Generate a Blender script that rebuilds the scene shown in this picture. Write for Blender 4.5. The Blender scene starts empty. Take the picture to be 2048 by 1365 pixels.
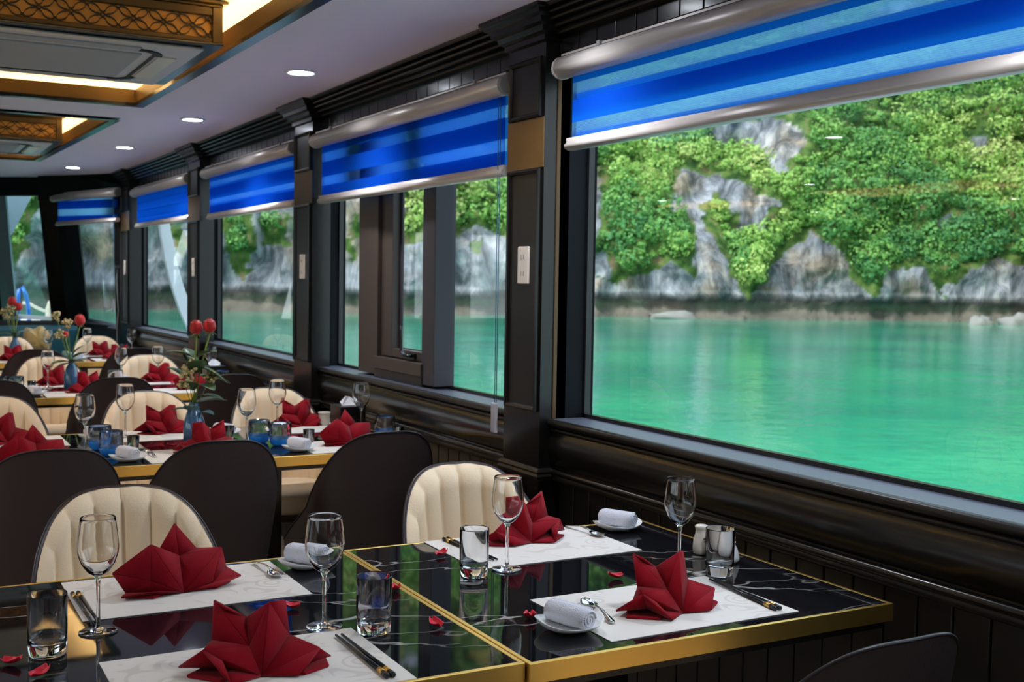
import bpy, math, random
import numpy as np
from mathutils import Vector, Matrix, noise
random.seed(7); np.random.seed(7)
S = bpy.context.scene
COL = S.collection
PI = math.pi

# ------------------------------------------------------------------ camera
F = 2300.0
YAW, PITCH, ROLL, CZ = .5, .0534, -.0163, 1.37
fwd = Vector((math.sin(YAW)*math.cos(PITCH), math.cos(YAW)*math.cos(PITCH), -math.sin(PITCH)))
r0 = Vector((math.cos(YAW), -math.sin(YAW), 0)); d0 = fwd.cross(r0)
rt = math.cos(ROLL)*r0 + math.sin(ROLL)*d0; dn = fwd.cross(rt)
cam = bpy.data.cameras.new('camera'); cam_o = bpy.data.objects.new('camera', cam); COL.objects.link(cam_o)
mw = Matrix.Identity(4)
for i in range(3):
    mw[i][0] = rt[i]; mw[i][1] = -dn[i]; mw[i][2] = -fwd[i]
mw[2][3] = CZ
cam_o.matrix_world = mw
cam.sensor_width = 36; cam.lens = 36*F/2048; cam.clip_end = 600; cam.clip_start = .05
cam.dof.use_dof = True; cam.dof.focus_distance = 2.25; cam.dof.aperture_fstop = 9.0
S.camera = cam_o
# ------------------------------------------------------------------ world, sun, exposure
S.view_settings.view_transform = 'Standard'; S.view_settings.look = 'None'
S.view_settings.gamma = 1; S.view_settings.use_curve_mapping = False
S.view_settings.exposure = 0.65
W = bpy.data.worlds.new('sky'); S.world = W; W.use_nodes = True
wn = W.node_tree; bg = wn.nodes['Background']
wg = wn.nodes.new('ShaderNodeTexGradient'); wt = wn.nodes.new('ShaderNodeTexCoord'); ws = wn.nodes.new('ShaderNodeSeparateXYZ')
wr = wn.nodes.new('ShaderNodeValToRGB')
wn.links.new(wt.outputs['Generated'], ws.inputs[0]); wn.links.new(ws.outputs['Z'], wr.inputs[0])
wr.color_ramp.elements[0].position = 0.0; wr.color_ramp.elements[0].color = (.85, .93, 1, 1)
wr.color_ramp.elements[1].position = .6; wr.color_ramp.elements[1].color = (.62, .78, 1, 1)
wn.links.new(wr.outputs[0], bg.inputs[0]); bg.inputs[1].default_value = 1.5
sun = bpy.data.lights.new('sun', 'SUN'); sun.energy = 3.0; sun.angle = .35; sun.color = (1, .96, .88)
sun_o = bpy.data.objects.new('sun', sun); COL.objects.link(sun_o)
sun_o.rotation_euler = Vector((-.62, -.25, .78)).to_track_quat('Z', 'Y').to_euler()
sun_o.location = (-20, -10, 30)

# ------------------------------------------------------------------ helpers
def ray(x, y):
    a, b = (x-1024)/F, (y-682.5)/F
    return rt*a + dn*b + fwd
def at_z(x, y, z=.75):
    d = ray(x, y); t = (z-CZ)/d.z; return Vector((d.x*t, d.y*t, z))
def at_y(x, y, Y):
    d = ray(x, y); t = Y/d.y; return Vector((d.x*t, Y, CZ+d.z*t))
def at_x(x, y, X):
    d = ray(x, y); t = X/d.x; return Vector((X, d.y*t, CZ+d.z*t))

def mat(name, base=(.5, .5, .5), rough=.5, metal=0, spec=.5, trans=0, ior=1.45, coat=0, sheen=0, emit=None, es=0, bump=None, sss=0):
    m = bpy.data.materials.new(name); m.use_nodes = True
    n = m.node_tree; p = n.nodes['Principled BSDF']
    p.inputs['Base Color'].default_value = (*base, 1); p.inputs['Roughness'].default_value = rough
    p.inputs['Metallic'].default_value = metal; p.inputs['Specular IOR Level'].default_value = spec
    p.inputs['Transmission Weight'].default_value = trans; p.inputs['IOR'].default_value = ior
    p.inputs['Coat Weight'].default_value = coat; p.inputs['Sheen Weight'].default_value = sheen
    if emit: p.inputs['Emission Color'].default_value = (*emit, 1); p.inputs['Emission Strength'].default_value = es
    if bump:   # (scale, strength, detail)
        t = n.nodes.new('ShaderNodeTexNoise'); t.inputs['Scale'].default_value = bump[0]; t.inputs['Detail'].default_value = bump[2] if len(bump) > 2 else 3
        tc = n.nodes.new('ShaderNodeTexCoord'); b = n.nodes.new('ShaderNodeBump'); b.inputs['Strength'].default_value = bump[1]; b.inputs['Distance'].default_value = .01
        n.links.new(tc.outputs['Object'], t.inputs['Vector']); n.links.new(t.outputs[0], b.inputs['Height']); n.links.new(b.outputs[0], p.inputs['Normal'])
    return m
def nd(m, t, **k):
    n = m.node_tree.nodes.new(t)
    for a, b in k.items(): setattr(n, a, b)
    return n
def lk(m, a, b): m.node_tree.links.new(a, b)
def ramp(m, stops):
    r = nd(m, 'ShaderNodeValToRGB'); e = r.color_ramp.elements
    while len(e) < len(stops): e.new(.5)
    for i, (p, c) in enumerate(stops): e[i].position = p; e[i].color = (*c, 1) if len(c) == 3 else c
    return r

class MB:
    def __init__(s): s.v = []; s.f = []; s.sm = []
    def add(s, vs, fs, smooth=False):
        o = len(s.v); s.v += [tuple(v) for v in vs]; s.f += [tuple(i+o for i in f) for f in fs]; s.sm += [smooth]*len(fs); return s
    def box(s, x0, x1, y0, y1, z0, z1):
        vs = [(x, y, z) for z in (z0, z1) for y in (y0, y1) for x in (x0, x1)]
        return s.add(vs, [(0, 2, 3, 1), (4, 5, 7, 6), (0, 1, 5, 4), (2, 6, 7, 3), (0, 4, 6, 2), (1, 3, 7, 5)])
    def quad(s, a, b, c, d): return s.add([a, b, c, d], [(0, 1, 2, 3)])
    def prism(s, a, b, c, d, off):   # quad slab with thickness vector off
        vs = [Vector(p) for p in (a, b, c, d)]; vs += [p+Vector(off) for p in vs]
        return s.add(vs, [(0, 1, 2, 3), (7, 6, 5, 4), (0, 4, 5, 1), (1, 5, 6, 2), (2, 6, 7, 3), (3, 7, 4, 0)])
    def loft(s, rings, close=True, caps=(True, True), smooth=True):
        n = len(rings[0]); vs = [p for r in rings for p in r]; fs = []
        for i in range(len(rings)-1):
            for j in range(n if close else n-1):
                k = (j+1) % n; fs.append((i*n+j, i*n+k, (i+1)*n+k, (i+1)*n+j))
        s.add(vs, fs, smooth)
        o = len(s.v)-len(vs)
        if caps[0]: s.f.append(tuple(o+j for j in reversed(range(n)))); s.sm.append(False)
        if caps[1]: s.f.append(tuple(o+(len(rings)-1)*n+j for j in range(n))); s.sm.append(False)
        return s
    def lathe(s, prof, c=(0, 0, 0), n=24, caps=(False, False), smooth=True):
        R = [[(c[0]+r*math.cos(2*PI*j/n), c[1]+r*math.sin(2*PI*j/n), c[2]+z) for j in range(n)] for r, z in prof]
        return s.loft(R, True, caps, smooth)
    def tube(s, pts, r, n=10, caps=(True, True), flat=None):
        pts = [Vector(p) for p in pts]; R = []; up = None
        for i, p in enumerate(pts):
            t = (pts[min(i+1, len(pts)-1)]-pts[max(i-1, 0)]).normalized()
            if up is None: up = Vector((0, 0, 1)) if abs(t.z) < .9 else Vector((1, 0, 0))
            a = t.cross(up).normalized(); b = a.cross(t).normalized(); up = b
            rr = r[i] if isinstance(r, (list, tuple)) else r
            fx, fy = flat if flat else (1, 1)
            R.append([p+a*rr*fx*math.cos(2*PI*j/n)+b*rr*fy*math.sin(2*PI*j/n) for j in range(n)])
        return s.loft(R, True, caps)
    def sphere(s, c, r, n=8, m=6, sc=(1, 1, 1)):
        prof = [(math.sin(PI*i/m), -math.cos(PI*i/m)) for i in range(m+1)]; prof[0] = (1e-4, -1); prof[-1] = (1e-4, 1)
        R = [[(c[0]+r*sc[0]*a*math.cos(2*PI*j/n), c[1]+r*sc[1]*a*math.sin(2*PI*j/n), c[2]+r*sc[2]*b) for j in range(n)] for a, b in prof]
        return s.loft(R, True, (False, False))
    def build(s, name, m, parent=None, bev=0, sub=0, solid=0, loc=None):
        me = bpy.data.meshes.new(name); me.from_pydata(s.v, [], s.f)
        me.polygons.foreach_set('use_smooth', s.sm); me.update()
        if m: me.materials.append(m)
        o = bpy.data.objects.new(name, me); COL.objects.link(o)
        if parent: o.parent = parent
        if loc: o.location = loc
        if solid: k = o.modifiers.new('s', 'SOLIDIFY'); k.thickness = solid; k.offset = 0
        if bev: k = o.modifiers.new('b', 'BEVEL'); k.width = bev; k.segments = 2; k.limit_method = 'ANGLE'; k.angle_limit = .7
        if sub: k = o.modifiers.new('u', 'SUBSURF'); k.levels = sub; k.render_levels = sub
        return o
def thing(name, label, cat, loc=(0, 0, 0), rz=0, group=None):
    o = bpy.data.objects.new(name, None); COL.objects.link(o); o.empty_display_size = .05
    o.location = loc; o.rotation_euler = (0, 0, rz); o['label'] = label; o['category'] = cat
    if group: o['group'] = group
    return o
def tag(o, label, cat, group=None, kind=None):
    o['label'] = label; o['category'] = cat
    if group: o['group'] = group
    if kind: o['kind'] = kind
    return o
def struct(o, label=None):
    o['kind'] = 'structure'
    if label: o['label'] = label
    return o
KIDS = {}
def kids(o): return [c for c in bpy.data.objects if c.parent == o]
def dup(root, loc, rz, label, group=None):
    r = root.copy(); COL.objects.link(r); r.location = loc; r.rotation_euler = (0, 0, rz); r['label'] = label
    if group: r['group'] = group
    if root.name not in KIDS: KIDS[root.name] = [(c, kids(c)) for c in kids(root)]
    for c0, gs in KIDS[root.name]:
        c = c0.copy(); COL.objects.link(c); c.parent = r
        for g0 in gs:
            g = g0.copy(); COL.objects.link(g); g.parent = c
    return r
USED = {}
def put(root, loc, rz, label, group=None):   # first use moves the model itself, later uses copy it
    if root.name not in USED:
        USED[root.name] = 1; root.location = loc; root.rotation_euler = (0, 0, rz); root['label'] = label
        if group: root['group'] = group
        return root
    return dup(root, loc, rz, label, group)

# ------------------------------------------------------------------ materials
def lacquer():
    m = mat('black_lacquered_wood', (.007, .006, .005), .25, spec=.45, coat=.1, bump=(30, .04))
    m.node_tree.nodes['Principled BSDF'].inputs['Coat Roughness'].default_value = .12
    return m
LAC = lacquer()
LAC2 = mat('satin_dark_panel', (.014, .012, .010), .34, spec=.35)
JAMB = mat('matt_black_jamb', (.005, .006, .008), .55, spec=.15)
SILL = mat('polished_sill', (.07, .08, .11), .42, spec=1.0)
BRONZE = mat('dark_bronze', (.10, .06, .03), .35, metal=.7)
FRAMEB = mat('brown_window_frame', (.060, .043, .035), .45, spec=.5)
FRAMEG = mat('grey_window_frame', (.045, .040, .048), .5, spec=.4)
CEIL = mat('white_ceiling_paint', (.86, .80, .95), .6, spec=.2)
TRAYTOP = mat('cream_ceiling_paint', (.8, .76, .68), .6)
BRASSM = mat('tray_gilt', (.17, .10, .03), .42, metal=.4)
BLKTRIM = mat('tray_black_trim', (.006, .009, .014), .25, spec=.7)
BRASS = mat('brushed_brass', (.86, .58, .16), .36, metal=1, bump=(200, .02))
LEATH_D = mat('dark_brown_leather', (.046, .030, .028), .38, spec=.5, bump=(260, .15))
LEATH_C = mat('cream_leather', (.86, .67, .45), .5, spec=.3, bump=(220, .10))
PIPING = mat('dark_piping', (.022, .016, .018), .35)
CLOTH = mat('red_napkin_cloth', (.26, .002, .009), .75, spec=.12, sheen=.06, bump=(700, .25))
PORC = mat('white_porcelain', (.80, .80, .80), .12, spec=.6)
PORC2 = mat('cream_porcelain', (.72, .66, .57), .15, spec=.6)
TOWEL = mat('white_towel', (.78, .78, .86), .9, spec=.1, sheen=.3, bump=(500, .6))
STEEL = mat('polished_steel', (.72, .70, .68), .10, metal=1)
BLK = mat('black_lacquer', (.01, .01, .012), .25)
GOLD = mat('gold_band', (.75, .45, .12), .3, metal=1)
PETAL = mat('red_petal', (.62, .01, .03), .45, spec=.5)
ROSE = mat('red_rose', (.50, .010, .012), .5, sheen=.2)
STEM = mat('green_stem', (.22, .32, .06), .5)
LEAF = mat('dark_green_leaf', (.05, .10, .035), .4)
LEAF2 = mat('eucalyptus_leaf', (.12, .24, .22), .5)
FILL = mat('cream_filler_flower', (.60, .48, .24), .8)
FILLP = mat('pink_bud', (.65, .03, .10), .6)
VASE = mat('blue_glass_vase', (.035, .13, .28), .08, spec=.8, coat=.6, bump=(60, .2))
METAL_W = mat('champagne_aluminium', (.66, .60, .56), .36, metal=.3)
PLAST = mat('cream_plastic', (.72, .66, .58), .35)
PLASTG = mat('grey_plastic', (.30, .29, .28), .4)
AC = mat('white_air_conditioner_plastic', (.62, .62, .68), .45)
ACG = mat('grey_air_grille', (.42, .43, .48), .6)
ACS = mat('shadow_gap', (.01, .01, .012), .6)
TEAL = mat('teal_upholstery', (.012, .10, .13), .5, bump=(100, .1))
TANC = mat('gold_satin_cushion', (.50, .34, .12), .35, sheen=.3, bump=(14, .8))
WHITEP = mat('white_gloss_paint', (.93, .93, .94), .3)
BLUEP = mat('blue_paint', (.02, .16, .62), .3)
ROPE = mat('cream_rope', (.75, .68, .52), .9, bump=(120, .8))
GREYP = mat('grey_blue_paint', (.16, .24, .28), .4)
TOOTH = mat('toothpick_wood', (.65, .42, .16), .7)
INK = mat('grey_print', (.05, .05, .06), .6)
PAPER = mat('tissue_paper', (.85, .85, .88), .9)
ACRYL = mat('clear_plastic', (.8, .8, .9), .12, trans=.7)
CORD = mat('cord', (.05, .18, .30), .5)
CABLE = mat('grey_cable', (.35, .34, .33), .5)
GLASS = mat('clear_glass', (1, 1, 1), 0.0, trans=1, ior=1.45)
BGLASS = mat('blue_glass', (.03, .36, .95), .03, trans=.35, ior=1.45)
LED = mat('warm_led_strip', (1, .8, .4), .5, emit=(1, .72, .34), es=20)
DOWN = mat('cool_white_lamp', (1, 1, 1), .5, emit=(.86, .92, 1), es=26)

def marble():
    m = mat('black_marble', (.005, .005, .007), .03, spec=.30)
    p = m.node_tree.nodes['Principled BSDF']; tc = nd(m, 'ShaderNodeTexCoord')
    def vein(sc, w, dist, off):
        mp = nd(m, 'ShaderNodeMapping'); mp.inputs['Location'].default_value = off; mp.inputs['Scale'].default_value = (1, 1.9, 1)
        n1 = nd(m, 'ShaderNodeTexNoise'); n1.inputs['Scale'].default_value = sc; n1.inputs['Detail'].default_value = 4; n1.inputs['Distortion'].default_value = dist
        a = nd(m, 'ShaderNodeMath', operation='SUBTRACT'); a.inputs[1].default_value = .5
        b = nd(m, 'ShaderNodeMath', operation='ABSOLUTE'); c = nd(m, 'ShaderNodeMapRange'); c.inputs[1].default_value = 0; c.inputs[2].default_value = w; c.inputs[3].default_value = 1; c.inputs[4].default_value = 0
        lk(m, tc.outputs['Object'], mp.inputs[0]); lk(m, mp.outputs[0], n1.inputs['Vector']); lk(m, n1.outputs[0], a.inputs[0]); lk(m, a.outputs[0], b.inputs[0]); lk(m, b.outputs[0], c.inputs[0])
        return c.outputs[0]
    v1 = vein(1.6, .0055, .5, (3, 1, 0)); 
    n2 = nd(m, 'ShaderNodeTexNoise'); n2.inputs['Scale'].default_value = 2.3; lk(m, tc.outputs['Object'], n2.inputs['Vector'])
    mr = nd(m, 'ShaderNodeMapRange'); mr.inputs[1].default_value = .38; mr.inputs[2].default_value = .52; lk(m, n2.outputs[0], mr.inputs[0])
    mu = nd(m, 'ShaderNodeMath', operation='MULTIPLY'); lk(m, v1, mu.inputs[0]); lk(m, mr.outputs[0], mu.inputs[1])
    mx = nd(m, 'ShaderNodeMixRGB'); mx.inputs[1].default_value = (.006, .006, .008, 1); mx.inputs[2].default_value = (.42, .40, .38, 1)
    lk(m, mu.outputs[0], mx.inputs[0]); lk(m, mx.outputs[0], p.inputs['Base Color'])
    return m
MARBLE = marble()
def placemat_mat():
    m = mat('embossed_cream_placemat', (.70, .655, .60), .55, spec=.3)
    p = m.node_tree.nodes['Principled BSDF']; tc = nd(m, 'ShaderNodeTexCoord')
    v = nd(m, 'ShaderNodeTexVoronoi', feature='SMOOTH_F1'); v.inputs['Scale'].default_value = 14
    n = nd(m, 'ShaderNodeTexNoise'); n.inputs['Scale'].default_value = 60
    w = nd(m, 'ShaderNodeMath', operation='SINE'); mm = nd(m, 'ShaderNodeMath', operation='MULTIPLY'); mm.inputs[1].default_value = 34
    lk(m, tc.outputs['Object'], v.inputs['Vector']); lk(m, v.outputs['Distance'], mm.inputs[0]); lk(m, mm.outputs[0], w.inputs[0])
    n2 = nd(m, 'ShaderNodeTexNoise'); n2.inputs['Scale'].default_value = 9; lk(m, tc.outputs['Object'], n2.inputs['Vector'])
    r = ramp(m, [(.45, (0, 0, 0)), (.6, (1, 1, 1))]); lk(m, n2.outputs[0], r.inputs[0])
    mu = nd(m, 'ShaderNodeMath', operation='MULTIPLY'); lk(m, w.outputs[0], mu.inputs[0]); lk(m, r.outputs[0], mu.inputs[1])
    mx = nd(m, 'ShaderNodeMixRGB'); mx.inputs[1].default_value = (.70, .655, .60, 1); mx.inputs[2].default_value = (.60, .55, .50, 1)
    r2 = ramp(m, [(.3, (0, 0, 0)), (.6, (1, 1, 1))]); lk(m, mu.outputs[0], r2.inputs[0]); lk(m, r2.outputs[0], mx.inputs[0]); lk(m, mx.outputs[0], p.inputs['Base Color'])
    return m
MATM = placemat_mat()
def pane_mat(name='window_glass', tint=(.90, .95, .95), k=1.0):
    m = bpy.data.materials.new(name); m.use_nodes = True; n = m.node_tree; n.nodes.clear()
    out = n.nodes.new('ShaderNodeOutputMaterial'); mix = n.nodes.new('ShaderNodeMixShader')
    t = n.nodes.new('ShaderNodeBsdfTransparent'); t.inputs[0].default_value = (*tint, 1)
    g = n.nodes.new('ShaderNodeBsdfGlossy'); g.inputs['Roughness'].default_value = 0
    f = n.nodes.new('ShaderNodeFresnel'); f.inputs[0].default_value = 1.45
    ge = n.nodes.new('ShaderNodeNewGeometry'); a = n.nodes.new('ShaderNodeMath'); a.operation = 'SUBTRACT'; a.inputs[0].default_value = 1
    mu = n.nodes.new('ShaderNodeMath'); mu.operation = 'MULTIPLY'
    n.links.new(ge.outputs['Backfacing'], a.inputs[1]); n.links.new(a.outputs[0], mu.inputs[0]); n.links.new(f.outputs[0], mu.inputs[1])
    n.links.new(mu.outputs[0], mix.inputs[0]); n.links.new(t.outputs[0], mix.inputs[1]); n.links.new(g.outputs[0], mix.inputs[2]); n.links.new(mix.outputs[0], out.inputs[0])
    return m
PANE = pane_mat()
def blind_mat(name, phase, period=.114, duty=.62, sheer=.55, col=(.006, .10, .56), dlc=(.14, .36, .92)):
    m = bpy.data.materials.new(name); m.use_nodes = True; n = m.node_tree; n.nodes.clear()
    N = lambda t, **k: nd(m, t, **k)
    out = N('ShaderNodeOutputMaterial'); tc = N('ShaderNodeTexCoord'); sp = N('ShaderNodeSeparateXYZ')
    lk(m, tc.outputs['Object'], sp.inputs[0])
    a = N('ShaderNodeMath', operation='ADD'); a.inputs[1].default_value = phase+10*period; lk(m, sp.outputs['Z'], a.inputs[0])
    b = N('ShaderNodeMath', operation='DIVIDE'); b.inputs[1].default_value = period; lk(m, a.outputs[0], b.inputs[0])
    c = N('ShaderNodeMath', operation='FRACT'); lk(m, b.outputs[0], c.inputs[0])
    d = N('ShaderNodeMath', operation='GREATER_THAN'); d.inputs[1].default_value = duty; lk(m, c.outputs[0], d.inputs[0])
    df = N('ShaderNodeBsdfDiffuse'); df.inputs[0].default_value = (*col, 1)
    tr = N('ShaderNodeBsdfTranslucent'); tr.inputs[0].default_value = (.012, .21, .78, 1)
    m1 = N('ShaderNodeMixShader'); m1.inputs[0].default_value = .62; lk(m, df.outputs[0], m1.inputs[1]); lk(m, tr.outputs[0], m1.inputs[2])
    tp = N('ShaderNodeBsdfTransparent'); tp.inputs[0].default_value = (.62, .86, 1, 1)
    # woven threads in the sheer bands
    th = N('ShaderNodeMath', operation='MULTIPLY'); th.inputs[1].default_value = 2*PI/.0042; lk(m, sp.outputs['Z'], th.inputs[0])
    ts = N('ShaderNodeMath', operation='SINE'); lk(m, th.outputs[0], ts.inputs[0])
    tm = N('ShaderNodeMath', operation='MULTIPLY_ADD'); tm.inputs[1].default_value = .12; tm.inputs[2].default_value = sheer; lk(m, ts.outputs[0], tm.inputs[0])
    dl = N('ShaderNodeBsdfTranslucent'); dl.inputs[0].default_value = (*dlc, 1)
    m2 = N('ShaderNodeMixShader'); lk(m, tm.outputs[0], m2.inputs[0]); lk(m, dl.outputs[0], m2.inputs[1]); lk(m, tp.outputs[0], m2.inputs[2])
    m3 = N('ShaderNodeMixShader'); lk(m, d.outputs[0], m3.inputs[0]); lk(m, m1.outputs[0], m3.inputs[1]); lk(m, m2.outputs[0], m3.inputs[2])
    lk(m, m3.outputs[0], out.inputs[0])
    return m

# ------------------------------------------------------------------ THE PLACE OUTSIDE: water, cliff, vegetation
def water():
    m = mat('emerald_sea_water', (.0, .34, .23), .08, spec=.5)
    p = m.node_tree.nodes['Principled BSDF']; tc = nd(m, 'ShaderNodeTexCoord')
    b = None
    for sc, st, di in (((.35, .35, 1), .4, .12), ((1.8, 1.8, 1), .5, .05)):
        mp = nd(m, 'ShaderNodeMapping'); mp.inputs['Scale'].default_value = sc; mp.inputs['Rotation'].default_value = (0, 0, .5)
        t = nd(m, 'ShaderNodeTexNoise'); t.inputs['Scale'].default_value = 1; t.inputs['Detail'].default_value = 4
        bb = nd(m, 'ShaderNodeBump'); bb.inputs['Strength'].default_value = st; bb.inputs['Distance'].default_value = di
        lk(m, tc.outputs['Object'], mp.inputs[0]); lk(m, mp.outputs[0], t.inputs['Vector']); lk(m, t.outputs[0], bb.inputs['Height'])
        if b: lk(m, b.outputs[0], bb.inputs['Normal'])
        b = bb
    lk(m, b.outputs[0], p.inputs['Normal'])
    n2 = nd(m, 'ShaderNodeTexNoise'); n2.inputs['Scale'].default_value = .12; n2.inputs['Detail'].default_value = 5; lk(m, tc.outputs['Object'], n2.inputs['Vector'])
    r = ramp(m, [(.35, (.003, .22, .15)), (.65, (.02, .34, .19))]); lk(m, n2.outputs[0], r.inputs[0]); lk(m, r.outputs[0], p.inputs['Base Color'])
    o = MB().quad((-250, -120, 0), (250, -120, 0), (250, 260, 0), (-250, 260, 0)).build('sea_water', m, loc=(0, 0, -1.63))
    tag(o, 'emerald green sea water between the boat and the limestone cliff', 'water', kind='stuff')
water()

WL = [(2500, 57), (2048, 110.4), (1600, 100.5), (1180, 97.6), (700, 94.6), (300, 101.8), (60, 101.1), (-400, 98)]   # image column -> distance of the shore
def shore(x):
    for (xa, da), (xb, db) in zip(WL, WL[1:]):
        if x >= xb: return db+(da-db)*(x-xb)/(xa-xb) if xa != xb else da
    return WL[-1][1]
def inpoly(x, y, P):
    c = False; j = len(P)-1
    for i in range(len(P)):
        if (P[i][1] > y) != (P[j][1] > y) and x < (P[j][0]-P[i][0])*(y-P[i][1])/(P[j][1]-P[i][1])+P[i][0]: c = not c
        j = i
    return c
ROCKS = [
 [(1410, 245), (1470, 235), (1560, 240), (1610, 265), (1598, 315), (1565, 352), (1538, 340), (1530, 300), (1475, 290), (1430, 285)],
 [(1378, 430), (1402, 438), (1440, 500), (1482, 575), (1510, 634), (1400, 634), (1386, 560), (1390, 500)],
 [(1160, 540), (1230, 565), (1290, 548), (1350, 528), (1395, 560), (1425, 640), (1160, 640)],
 [(1500, 640), (1515, 575), (1565, 505), (1630, 470), (1685, 505), (1705, 560), (1745, 592), (1780, 540), (1850, 535), (1890, 600), (1890, 640)],
 [(1880, 645), (1900, 570), (1960, 530), (2000, 518), (2060, 535), (2300, 520), (2300, 660)],
 [(1335, 385), (1385, 340), (1412, 370), (1402, 438), (1370, 430)], [(1455, 375), (1505, 370), (1512, 432), (1468, 432)],
 [(1165, 345), (1205, 335), (1195, 470), (1170, 485)],
 [(895, 470), (960, 455), (1020, 480), (1170, 545), (1170, 640), (895, 640)], [(790, 500), (895, 470), (895, 640), (790, 640)],
 [(600, 340), (760, 330), (770, 420), (790, 500), (790, 640), (600, 640)],
 [(-400, 560), (20, 560), (50, 500), (90, 380), (120, 200), (240, 100), (470, 300), (480, 380), (600, 330), (610, 640), (-400, 640)]]
GREENS = [[(440, 430), (500, 415), (520, 500), (480, 560), (455, 520)], [(520, 440), (580, 430), (575, 480), (530, 500)], [(335, 440), (372, 440), (372, 520), (345, 500)],
          [(695, 440), (720, 430), (720, 470), (700, 480)], [(690, 490), (712, 480), (712, 520), (694, 520)], [(930, 480), (965, 470), (960, 520)]]
def veg(x, y, n):
    for g in GREENS:
        if inpoly(x+n*14, y+n*14, g): return 1
    for r in ROCKS:
        if inpoly(x+n*16, y+n*12, r): return 0
    return 1
def cliff():
    nx, nz = 620, 200
    xs = np.linspace(-400, 2450, nx); zs = np.concatenate([np.linspace(-2.5, 14, 110), np.linspace(14.3, 46, nz-110)])
    V = np.zeros((nx, nz, 3)); G = np.zeros((nx, nz)); bush = []
    hz = Vector((0, 0, 0))
    for i, x in enumerate(xs):
        d = ray(x, 560); az = Vector((d.x, d.y, 0)); dd = az.length; az /= dd
        R = shore(x); steep = 1 if x > 900 else max(0, (x-420)/480)
        for j, z in enumerate(zs):
            h = z+1.63
            lean = (max(0, h-(4.5 if x > 900 else 9))*(.62 if x > 600 else .22+.4*max(0, (x-400)/200)))
            p0 = Vector((az.x*R, az.y*R, z))
            q = p0*.09; big = noise.fractal(q, 1, 2, 5)*3.2
            q2 = Vector((p0.x*.35, p0.y*.35, z*.2)); med = noise.fractal(q2, .9, 2.1, 5)*.8
            rid = (1-abs(noise.noise(Vector((p0.x*.25, p0.y*.25, z*.09)))*2))*1.5
            under = .9*math.exp(-((h-.7)/.6)**2)
            r = R+lean+big*min(1, .35+h/9)-med-rid+under
            V[i, j] = (az.x*r, az.y*r, z)
            rel = Vector(V[i, j])-Vector((0, 0, CZ)); zz = rel.dot(fwd)
            px = 1024+F*rel.dot(rt)/zz; py = 682.5+F*rel.dot(dn)/zz
            n = noise.fractal(Vector((x*.02, py*.03, 3)), .8, 2, 3)
            g = veg(px, py, n) if h > 1.7 else 0
            if g and noise.fractal(Vector((p0.x*.13, p0.y*.13, z*.16+9)), .9, 2.1, 4) > .60: g = 0
            G[i, j] = g
    K = G.copy()
    for di, dj in ((-3, 0), (3, 0), (0, -3), (0, 3), (0, -7), (-5, -3), (5, -3)):
        K = K*np.roll(np.roll(G, -di, 0), -dj, 1)
    for i in range(nx):
        for j in range(nz):
            if K[i, j] and V[i, j, 2] > .6:
                rel = Vector(V[i, j])-Vector((0, 0, CZ)); zz = rel.dot(fwd)
                bush.append((i, j, 1024+F*rel.dot(rt)/zz, 682.5+F*rel.dot(dn)/zz))
    vs = V.reshape(-1, 3)
    f = []
    for i in range(nx-1):
        for j in range(nz-1): f.append((i*nz+j, (i+1)*nz+j, (i+1)*nz+j+1, i*nz+j+1))
    me = bpy.data.meshes.new('limestone_cliff'); me.from_pydata([tuple(v) for v in vs], [], f)
    me.polygons.foreach_set('use_smooth', [True]*len(f))
    at = me.attributes.new('soil', 'FLOAT', 'POINT'); at.data.foreach_set('value', G.reshape(-1).astype(np.float32)); me.update()
    m = mat('grey_limestone', (.4, .4, .42), .85, spec=.2); p = m.node_tree.nodes['Principled BSDF']; tc = nd(m, 'ShaderNodeTexCoord')
    mp = nd(m, 'ShaderNodeMapping'); mp.inputs['Scale'].default_value = (.55, .55, .22); lk(m, tc.outputs['Object'], mp.inputs[0])
    n1 = nd(m, 'ShaderNodeTexNoise'); n1.inputs['Scale'].default_value = 1; n1.inputs['Detail'].default_value = 9; n1.inputs['Roughness'].default_value = .68; n1.inputs['Distortion'].default_value = .6; lk(m, mp.outputs[0], n1.inputs['Vector'])
    r1 = ramp(m, [(.30, (.035, .037, .045)), (.42, (.15, .16, .18)), (.53, (.34, .35, .39)), (.66, (.66, .65, .66))]); lk(m, n1.outputs[0], r1.inputs[0])
    n2 = nd(m, 'ShaderNodeTexNoise'); n2.inputs['Scale'].default_value = .22; n2.inputs['Detail'].default_value = 4; lk(m, tc.outputs['Object'], n2.inputs['Vector'])
    r2 = ramp(m, [(.50, (0, 0, 0)), (.66, (1, 1, 1))]); lk(m, n2.outputs[0], r2.inputs[0])
    mo = nd(m, 'ShaderNodeMixRGB', blend_type='MULTIPLY'); mo.inputs[2].default_value = (1.0, .80, .56, 1); lk(m, r2.outputs[0], mo.inputs[0]); lk(m, r1.outputs[0], mo.inputs[1])
    # pale tidal band; the undercut's shade above it is painted as a dark line
    sp = nd(m, 'ShaderNodeSeparateXYZ'); lk(m, tc.outputs['Object'], sp.inputs[0])
    tb = ramp(m, [(0, (.20, .18, .15)), (.45, (.26, .23, .18)), (.62, (.07, .065, .06)), (.80, (.10, .10, .10)), (1, (1, 1, 1))])
    mr = nd(m, 'ShaderNodeMapRange'); mr.inputs[1].default_value = -1.7; mr.inputs[2].default_value = .9; 
    nz2 = nd(m, 'ShaderNodeMath', operation='MULTIPLY_ADD'); nz2.inputs[1].default_value = .8; lk(m, n1.outputs[0], nz2.inputs[0]); lk(m, sp.outputs['Z'], nz2.inputs[2])
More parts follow.
